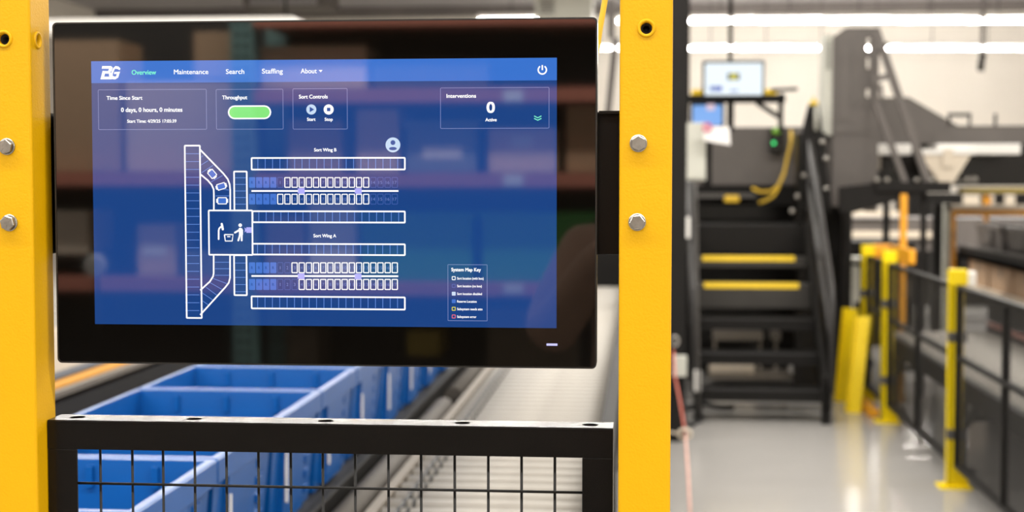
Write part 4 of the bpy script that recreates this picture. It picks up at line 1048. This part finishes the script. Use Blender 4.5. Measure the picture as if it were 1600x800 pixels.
# ------------------------------------------------------------------ objects seen in the slot right of the display and above it
t = thing('end_machine', 'dark machine at the far end of the zinc roller conveyor', 'machine', (X(950, 10.8), 11.2, 0))
bm = BM(); box(bm, X(690, 10.8), X(1045, 10.8), 10.8, 11.6, 0, Z(330, 10.8)); obj('body', bm, DARK, t)
bm = BM(); bar(bm, at(948, 200, 11), at(962, 60, 11), 0.05, 0.09, Vector((0, 1, 0))); bar(bm, at(955, 0, 11), at(955, 60, 11), 0.05, 0.03, Vector((0, 1, 0))); obj('mast', bm, MID, t)
bm = BM(); box(bm, X(925, 10.8), X(985, 10.8), 10.78, 11.5, Z(332, 10.8), Z(180, 10.8)); obj('cowl', bm, MID, t)
AY = 23.0
t = thing('air_unit', 'beige air handling box hung from the ceiling above the display', 'air unit', at(880, 28, AY))
bm = BM(); box(bm, X(836, AY), X(925, AY), AY, AY + 0.8, Z(27, AY, 880), Z(-25, AY, 880), 0.02); obj('casing', bm, GREYBOX, t)
bm = BM()
for k in range(6): box(bm, X(842, AY), X(866, AY), AY - 0.01, AY, Z(-2 + 4.5 * k, AY), Z(-4 + 4.5 * k, AY))
obj('grille', bm, MID, t)
bm = BM(); tube(bm, [(X(850, AY), AY + .2, Z(-25, AY)), (X(850, AY), AY + .2, CEIL)], 0.02, 8); tube(bm, [(X(912, AY), AY + .2, Z(-25, AY)), (X(912, AY), AY + .2, CEIL)], 0.02, 8); obj('hanger', bm, DARK, t)
t = thing('white_duct', 'long white duct hung across the hall above the display', 'duct', at(260, 30, 16))
bm = BM(); box(bm, X(20, 16, 30), X(458, 16, 30), 16, 16.5, Z(48, 16, 260), Z(27, 16, 260), 0.02); obj('duct', bm, WHITEP, t)
for px in (60, 440):
    bm = BM(); tube(bm, [(X(px, 16), 16.25, Z(30, 16, 260)), (X(px, 16), 16.25, CEIL)], 0.015, 8); obj('hanger', bm, DARK, t)
t = thing('ceiling_vent', 'grey louvred vent hung under the ceiling above the display', 'vent', at(445, 8, 30))
bm = BM(); box(bm, X(382, 30), X(508, 30), 30, 31.5, Z(9, 30, 445), CEIL, 0.02); obj('frame', bm, MID, t)
bm = BM()
for k in range(3): box(bm, X(392, 30), X(498, 30), 29.98, 30, Z(6 - 3 * k, 30, 445) - 0.012, Z(6 - 3 * k, 30, 445) + 0.012)
obj('louvre', bm, CEILM, t)
# strip lights in view
def strip(px0, px1, py, Y, label, group):
    z = Z(py, Y, (px0 + px1) / 2); x0, x1 = X(px0, Y, py) + 0.012, X(px1, Y, py) - 0.012
    t = thing('strip_light', label, 'ceiling light', ((x0 + x1) / 2, Y, z), group)
    bm = BM(); box(bm, x0, x1, Y - 0.05, Y + 0.05, z + 0.05, z + 0.12, 0.008); obj('housing', bm, WHITEP, t)
    bm = BM(); tube(bm, [(x0 + 0.02, Y, z), (x1 - 0.02, Y, z)], 0.022, 12); obj('tube', bm, LAMPM, t)
    bm = BM(); tube(bm, [((x0 + x1) / 2, Y, z + 0.1), ((x0 + x1) / 2, Y, CEIL)], 0.008, 6); obj('hanger', bm, DARK, t)
names = ('first', 'second', 'third', 'fourth', 'fifth', 'sixth', 'seventh', 'eighth', 'ninth')
k = 0
for i in range(-3, 6):
    a = 1071 + 108.7 * i
    if i in (-2,): continue
    strip(a, a + 108.7, 32.5, 25.0, 'white strip light in the upper lit row, %s one counted from the display' % names[k], 'upper row of strip lights'); k += 1
k = 0
for i in list(range(-2, 7)):
    a = 1067 + 86.5 * i
    strip(a, a + 86.5, 75.5, 31.0, 'white strip light in the lower lit row, %s one counted from the display' % names[k], 'lower row of strip lights'); k += 1

# ------------------------------------------------------------------ storage rack behind the camera, mirrored in the display glass
RV = 10.0; RYW = 2 * MY - RV              # the mirror image stands RV metres away
rk = thing('storage_rack', 'tall pallet rack with red beams and a teal upright, mirrored in the display glass', 'rack', (X(400, RV), RYW - 0.5, 0))
for px0, px1 in ((366, 400), (1010, 1044)):
    bm = BM(); box(bm, X(px0, RV), X(px1, RV), RYW - 0.06, RYW + 0.06, 0, 3.4)
    up = obj('upright', bm, TEAL, rk)
    bm = BM()
    for k in range(40):
        zz = 0.2 + 0.08 * k
        for dx in (0.3, 0.7):
            xx = X(px0, RV) * (1 - dx) + X(px1, RV) * dx
            box(bm, xx - 0.012, xx + 0.012, RYW + 0.058, RYW + 0.062, zz, zz + 0.03)
    obj('slot', bm, BLACK, up)
    bm = BM(); box(bm, X(px0, RV), X(px1, RV), RYW - 1.0, RYW - 0.9, 0, 3.4); obj('rear_upright', bm, TEAL, rk)
bm = BM(); box(bm, X(-200, RV), X(1044, RV), RYW - 1.03, RYW - 1.01, 0.05, 3.4); obj('shade_sheet', bm, mat('dark_shade_sheet', (0.03, 0.028, 0.026, 1), 0.8), rk)  # dark sheet added to hide the bright wall and keep rack gaps dark
def beam(px0, px1, y0, y1):
    bm = BM(); box(bm, X(px0, RV), X(px1, RV), RYW - 0.05, RYW + 0.05, Z(y1, RV, 500), Z(y0, RV, 500)); o = obj('beam', bm, REDB, rk)
    bm = BM(); box(bm, X(px0, RV), X(px1, RV), RYW - 1.0, RYW - 0.05, Z(y0, RV, 500) - 0.05, Z(y0, RV, 500) - 0.005); obj('deck_board', bm, WOODM, rk)
    return o
for px0, px1, y0, y1 in ((400, 1010, 24, 42), (400, 1010, 139, 161), (400, 1010, 270, 292), (400, 1010, 440, 460), (-200, 366, 268, 290), (-200, 366, 434, 456)):
    o = beam(px0, px1, y0, y1)
    if px0 == 400 and y0 > 100:
        bm = BM(); box(bm, X(788, RV), X(818, RV), RYW + 0.051, RYW + 0.055, Z(y1 - 2, RV, 800), Z(y0 + 3, RV, 800)); obj('beam_label', bm, PAPER, o)['label'] = 'white location label'
def carton(px0, px1, y0, y1, m, label, nm='cardboard_carton', cat='carton', tag=None, d=0.5, lid=False):
    y_ = RYW - 0.08
    t = thing(nm, label, cat, ((X(px0, RV) + X(px1, RV)) / 2, y_ - d / 2, Z(y1, RV, 500)))
    bm = BM(); box(bm, X(px0, RV), X(px1, RV), y_ - d, y_, Z(y1, RV, 500), Z(y0, RV, 500), 0.006)
    if lid: box(bm, X(px0 - 5, RV), X(px1 + 5, RV), y_ - d - 0.02, y_ + 0.02, Z(y0 + 9, RV, 500), Z(y0 - 2, RV, 500), 0.006)
    obj('body', bm, m, t)
    if tag:
        a, b_, c, e = tag
        bm = BM(); box(bm, X(a, RV), X(b_, RV), y_, y_ + 0.004, Z(e, RV, 500), Z(c, RV, 500)); obj('paper_label', bm, PAPER, t)
BROWN2 = mat('pale_cardboard', (0.68, 0.50, 0.36, 1), 0.85, var=0.06, scale=20)
carton(-40, 182, 58, 268, CARD, 'large brown carton in the rack bay mirrored at the far left of the glass', tag=(30, 60, 100, 140))
carton(192, 362, 125, 268, BROWN2, 'wide pale carton beside the teal rack upright in the mirror image')
carton(300, 360, 46, 120, CARD, 'small brown carton on top of the wide pale carton in the mirror image')
carton(404, 570, 70, 139, BROWN2, 'long pale carton on the upper red beam in the mirror image')
carton(580, 760, 92, 139, WOODM, 'flat dark brown carton on the upper red beam in the mirror image')
carton(446, 530, 186, 270, CARD, 'brown carton next to the teal upright under the upper red beam')
carton(554, 620, 170, 270, BROWN2, 'tall pale carton left of the lidded grey tote in the mirror image')
carton(632, 742, 190, 270, GREYP, 'grey lidded tote with a white label on the middle red beam', 'lidded_tote', 'tote', (658, 720, 228, 248), lid=True)
carton(762, 868, 200, 270, BROWN2, 'pale carton with a white label right of the lidded grey tote', tag=(797, 832, 213, 231))
carton(884, 990, 165, 270, CARD, 'dark brown carton at the right end of the middle red beam')
carton(560, 735, 334, 440, GREEN, 'green lidded tote on the lower red beam, left one in the mirror image', 'green_tote', 'tote', lid=True)
carton(752, 925, 334, 440, GREEN, 'green lidded tote on the lower red beam, right one in the mirror image', 'green_tote', 'tote', lid=True)
carton(410, 470, 338, 440, CARD, 'narrow brown carton on the lower red beam by the teal upright')
carton(478, 552, 315, 440, WHITEP, 'white carton between brown carton and green tote in the mirror image')
carton(208, 268, 352, 434, BROWN2, 'small pale carton with a white label on the lower beam of the far bay', tag=(216, 252, 386, 402))
carton(-20, 130, 330, 400, CREAM, 'low cream carton on the lower beam of the far bay')
carton(280, 360, 395, 434, GREYP, 'low grey crate beside the teal upright on the lower beam', 'grey_crate', 'crate')
carton(632, 684, 518, 556, mat('dull_yellow_plastic', (0.22, 0.15, 0.01, 1), 0.5), 'yellow crate on the floor level of the rack in the mirror image', 'yellow_crate', 'crate')
carton(440, 490, 515, 590, WOODM, 'small olive carton on the floor level of the rack in the mirror image')
carton(760, 900, 480, 590, WOODM, 'brown carton at floor level under the lower red beam')
c = at(150, 415, 8.2)
bm = BM(); yr = 2 * MY - 8.2; lathe_y(bm, c.x, c.z, [(yr, 0), (yr, 0.066), (yr + 0.02, 0.066), (yr + 0.026, 0.05), (yr + 0.026, 0)], 28)
t = thing('round_fan', 'pale round fan on a stand mirrored at the far left of the glass', 'fan', (c.x, yr - 0.02, 0)); obj('head', bm, WHITEP, t)
bm = BM(); tube(bm, [(c.x, yr - 0.02, 0.02), (c.x, yr - 0.02, c.z)], 0.012, 10); obj('stand', bm, DARK, t)
bm = BM(); box(bm, c.x - 0.12, c.x + 0.12, yr - 0.14, yr + 0.1, 0.012, 0.03, 0.005); obj('foot', bm, DARK, t)

bm = BM(); box(bm, -4.5, 3.5, RYW + 0.15, -0.9, 0, 0.012, 0.004)  # unseen mat, added to darken what the guard and glass reflect
solo('added_dark_mat', bm, RUB, 'unseen black mat added before the mirrored storage rack to darken reflections', 'mat')

# ------------------------------------------------------------------ the photographer, mirrored at the right edge of the glass
def skinned(name, verts, edges, m, parent, root=0, sub=2):
    me = bpy.data.meshes.new(name)
    me.from_pydata([Vector(v[:3]) - parent.location for v in verts], edges, [])
    o = bpy.data.objects.new(name, me); C.objects.link(o)
    o.modifiers.new('skin', 'SKIN').use_smooth_shade = True
    md = o.modifiers.new('smooth', 'SUBSURF'); md.levels = md.render_levels = sub
    for i, v in enumerate(verts):
        d = me.skin_vertices[0].data[i]
        d.radius = (v[3], v[4] if len(v) > 4 else v[3]); d.use_root = i == root
    dg = bpy.context.evaluated_depsgraph_get(); dg.update()
    new = bpy.data.meshes.new_from_object(o.evaluated_get(dg))
    o.modifiers.clear(); o.data = new; new.name = name
    new.materials.clear(); new.materials.append(m)
    for p in new.polygons: p.use_smooth = True
    o.parent = parent
    return o
SKIN = mat('skin', (0.52, 0.30, 0.21, 1), 0.55, var=0.04)
SLEEVE = mat('brown_knit', (0.27, 0.165, 0.115, 1), 0.85, var=0.1, scale=60)
TROUS = mat('dark_cloth', (0.018, 0.018, 0.022, 1), 0.85)
HAIR = mat('dark_hair', (0.02, 0.013, 0.009, 1), 0.6)
ph = thing('person', 'person in a brown sweater raising a camera, mirrored at the right of the glass', 'person', (0.05, -0.40, 0))
px_ = 0.05
V = [(px_, -.40, .93, .13, .10), (px_, -.39, 1.10, .12, .09), (px_, -.37, 1.27, .145, .095), (px_, -.345, 1.40, .052), (px_, -.30, 1.475, .055), (px_, -.285, 1.535, .078, .085), (px_, -.29, 1.60, .080, .088), (px_, -.30, 1.655, .052),
     (px_, -.188, 1.525, .013), (px_, -.200, 1.485, .022)]
E = [(0, 1), (1, 2), (2, 3), (3, 4), (4, 5), (5, 6), (6, 7), (5, 8), (4, 9)]
for sg, el, wr in ((-1, (-.215, -.25, 1.135), (-.055, -.16, 1.39)), (1, (.315, -.27, 1.135), (.145, -.16, 1.41))):
    n = len(V)
    V += [(px_ + sg * .185, -.36, 1.335, .055), (*el, .043), (*wr, .027), (wr[0] + sg * -.008, wr[1] + .035, wr[2] + .045, .027, .016)]
    E += [(2, n), (n, n + 1), (n + 1, n + 2), (n + 2, n + 3)]
    pw = Vector(V[n + 3][:3])
    for f, (dx, ln) in enumerate(((-.030, .062), (-.011, .074), (.009, .070), (.028, .055))):
        a = len(V)
        V += [(pw.x + dx, pw.y + .010, pw.z + .022, .0095), (pw.x + dx + sg * -.006, pw.y + .022, pw.z + .022 + ln * .5, .009), (pw.x + dx + sg * -.014, pw.y + .004, pw.z + .022 + ln * .85, .008)]
        E += [(n + 3, a), (a, a + 1), (a + 1, a + 2)]
    a = len(V)
    V += [(pw.x + sg * -.036, pw.y - .012, pw.z - .006, .0105), (pw.x + sg * -.052, pw.y - .020, pw.z + .020, .009)]
    E += [(n + 3, a), (a, a + 1)]
    n = len(V)
    V += [(px_ + sg * .095, -.40, .86, .085), (px_ + sg * .105, -.385, .49, .056), (px_ + sg * .115, -.42, .09, .038), (px_ + sg * .125, -.30, .04, .032)]
    E += [(0, n), (n, n + 1), (n + 1, n + 2), (n + 2, n + 3)]
body = skinned('body', V, E, SKIN, ph)
V = [(px_, -.40, .87, .205, .158), (px_, -.395, .98, .192, .148), (px_, -.39, 1.10, .165, .126), (px_, -.37, 1.27, .172, .118), (px_, -.35, 1.385, .075)]
E = [(0, 1), (1, 2), (2, 3), (3, 4)]
for sg, el, wr in ((-1, (-.215, -.25, 1.135), (-.068, -.168, 1.365)), (1, (.315, -.27, 1.135), (.158, -.168, 1.385))):
    n = len(V)
    V += [(px_ + sg * .185, -.36, 1.335, .078), (*el, .068), (*wr, .044)]
    E += [(3, n), (n, n + 1), (n + 1, n + 2)]
skinned('sweater', V, E, SLEEVE, ph)
V = [(px_, -.40, .93, .168, .132), (px_, -.40, 1.05, .14, .108)]; E = [(0, 1)]
for sg in (-1, 1):
    n = len(V)
    V += [(px_ + sg * .095, -.40, .82, .108), (px_ + sg * .105, -.385, .49, .078), (px_ + sg * .115, -.41, .10, .064)]
    E += [(0, n), (n, n + 1), (n + 1, n + 2)]
skinned('trousers', V, E, TROUS, ph)
for sg in (-1, 1): skinned('shoe', [(px_ + sg * .115, -.44, .055, .05, .05), (px_ + sg * .12, -.34, .05, .05, .045), (px_ + sg * .125, -.25, .042, .042, .036)], [(0, 1), (1, 2)], RUB, ph)
skinned('hair', [(px_, -.355, 1.52, .062), (px_, -.345, 1.60, .083), (px_, -.305, 1.665, .084), (px_, -.235, 1.655, .058)], [(0, 1), (1, 2), (2, 3)], HAIR, ph)
for sg in (-1, 1):
    bm = BM(); bmesh.ops.create_uvsphere(bm, u_segments=12, v_segments=8, radius=1.0, matrix=Matrix.Translation((px_ + sg * .086, -.285, 1.535)) @ Matrix.Diagonal((.010, .019, .030, 1))); obj('ear', bm, SKIN, ph)
    bm = BM(); bmesh.ops.create_uvsphere(bm, u_segments=12, v_segments=8, radius=.013, matrix=Matrix.Translation((px_ + sg * .032, -.207, 1.562))); obj('eye', bm, WHITEP, ph)
bm = BM(); bmesh.ops.create_uvsphere(bm, u_segments=12, v_segments=8, radius=1.0, matrix=Matrix.Translation((px_, -.203, 1.478)) @ Matrix.Diagonal((.024, .008, .006, 1))); obj('mouth', bm, MAG, ph)
ct = thing('photo_camera', 'black camera held up in front of the face, mirrored beside the right hand post', 'camera', (0.045, -0.13, 1.455))
bm = BM(); box(bm, -.025, .115, -.150, -.095, 1.455, 1.545, 0.012); box(bm, .015, .075, -.145, -.10, 1.54, 1.57, 0.008); obj('camera_body', bm, BLACK, ct)
bm = BM(); lathe_y(bm, .045, 1.498, [(-.096, .036), (-.060, .036), (-.056, .033), (-.040, .033), (-.040, .027), (-.046, .022), (-.046, 0)], 28); obj('camera_lens', bm, BLACK, ct)
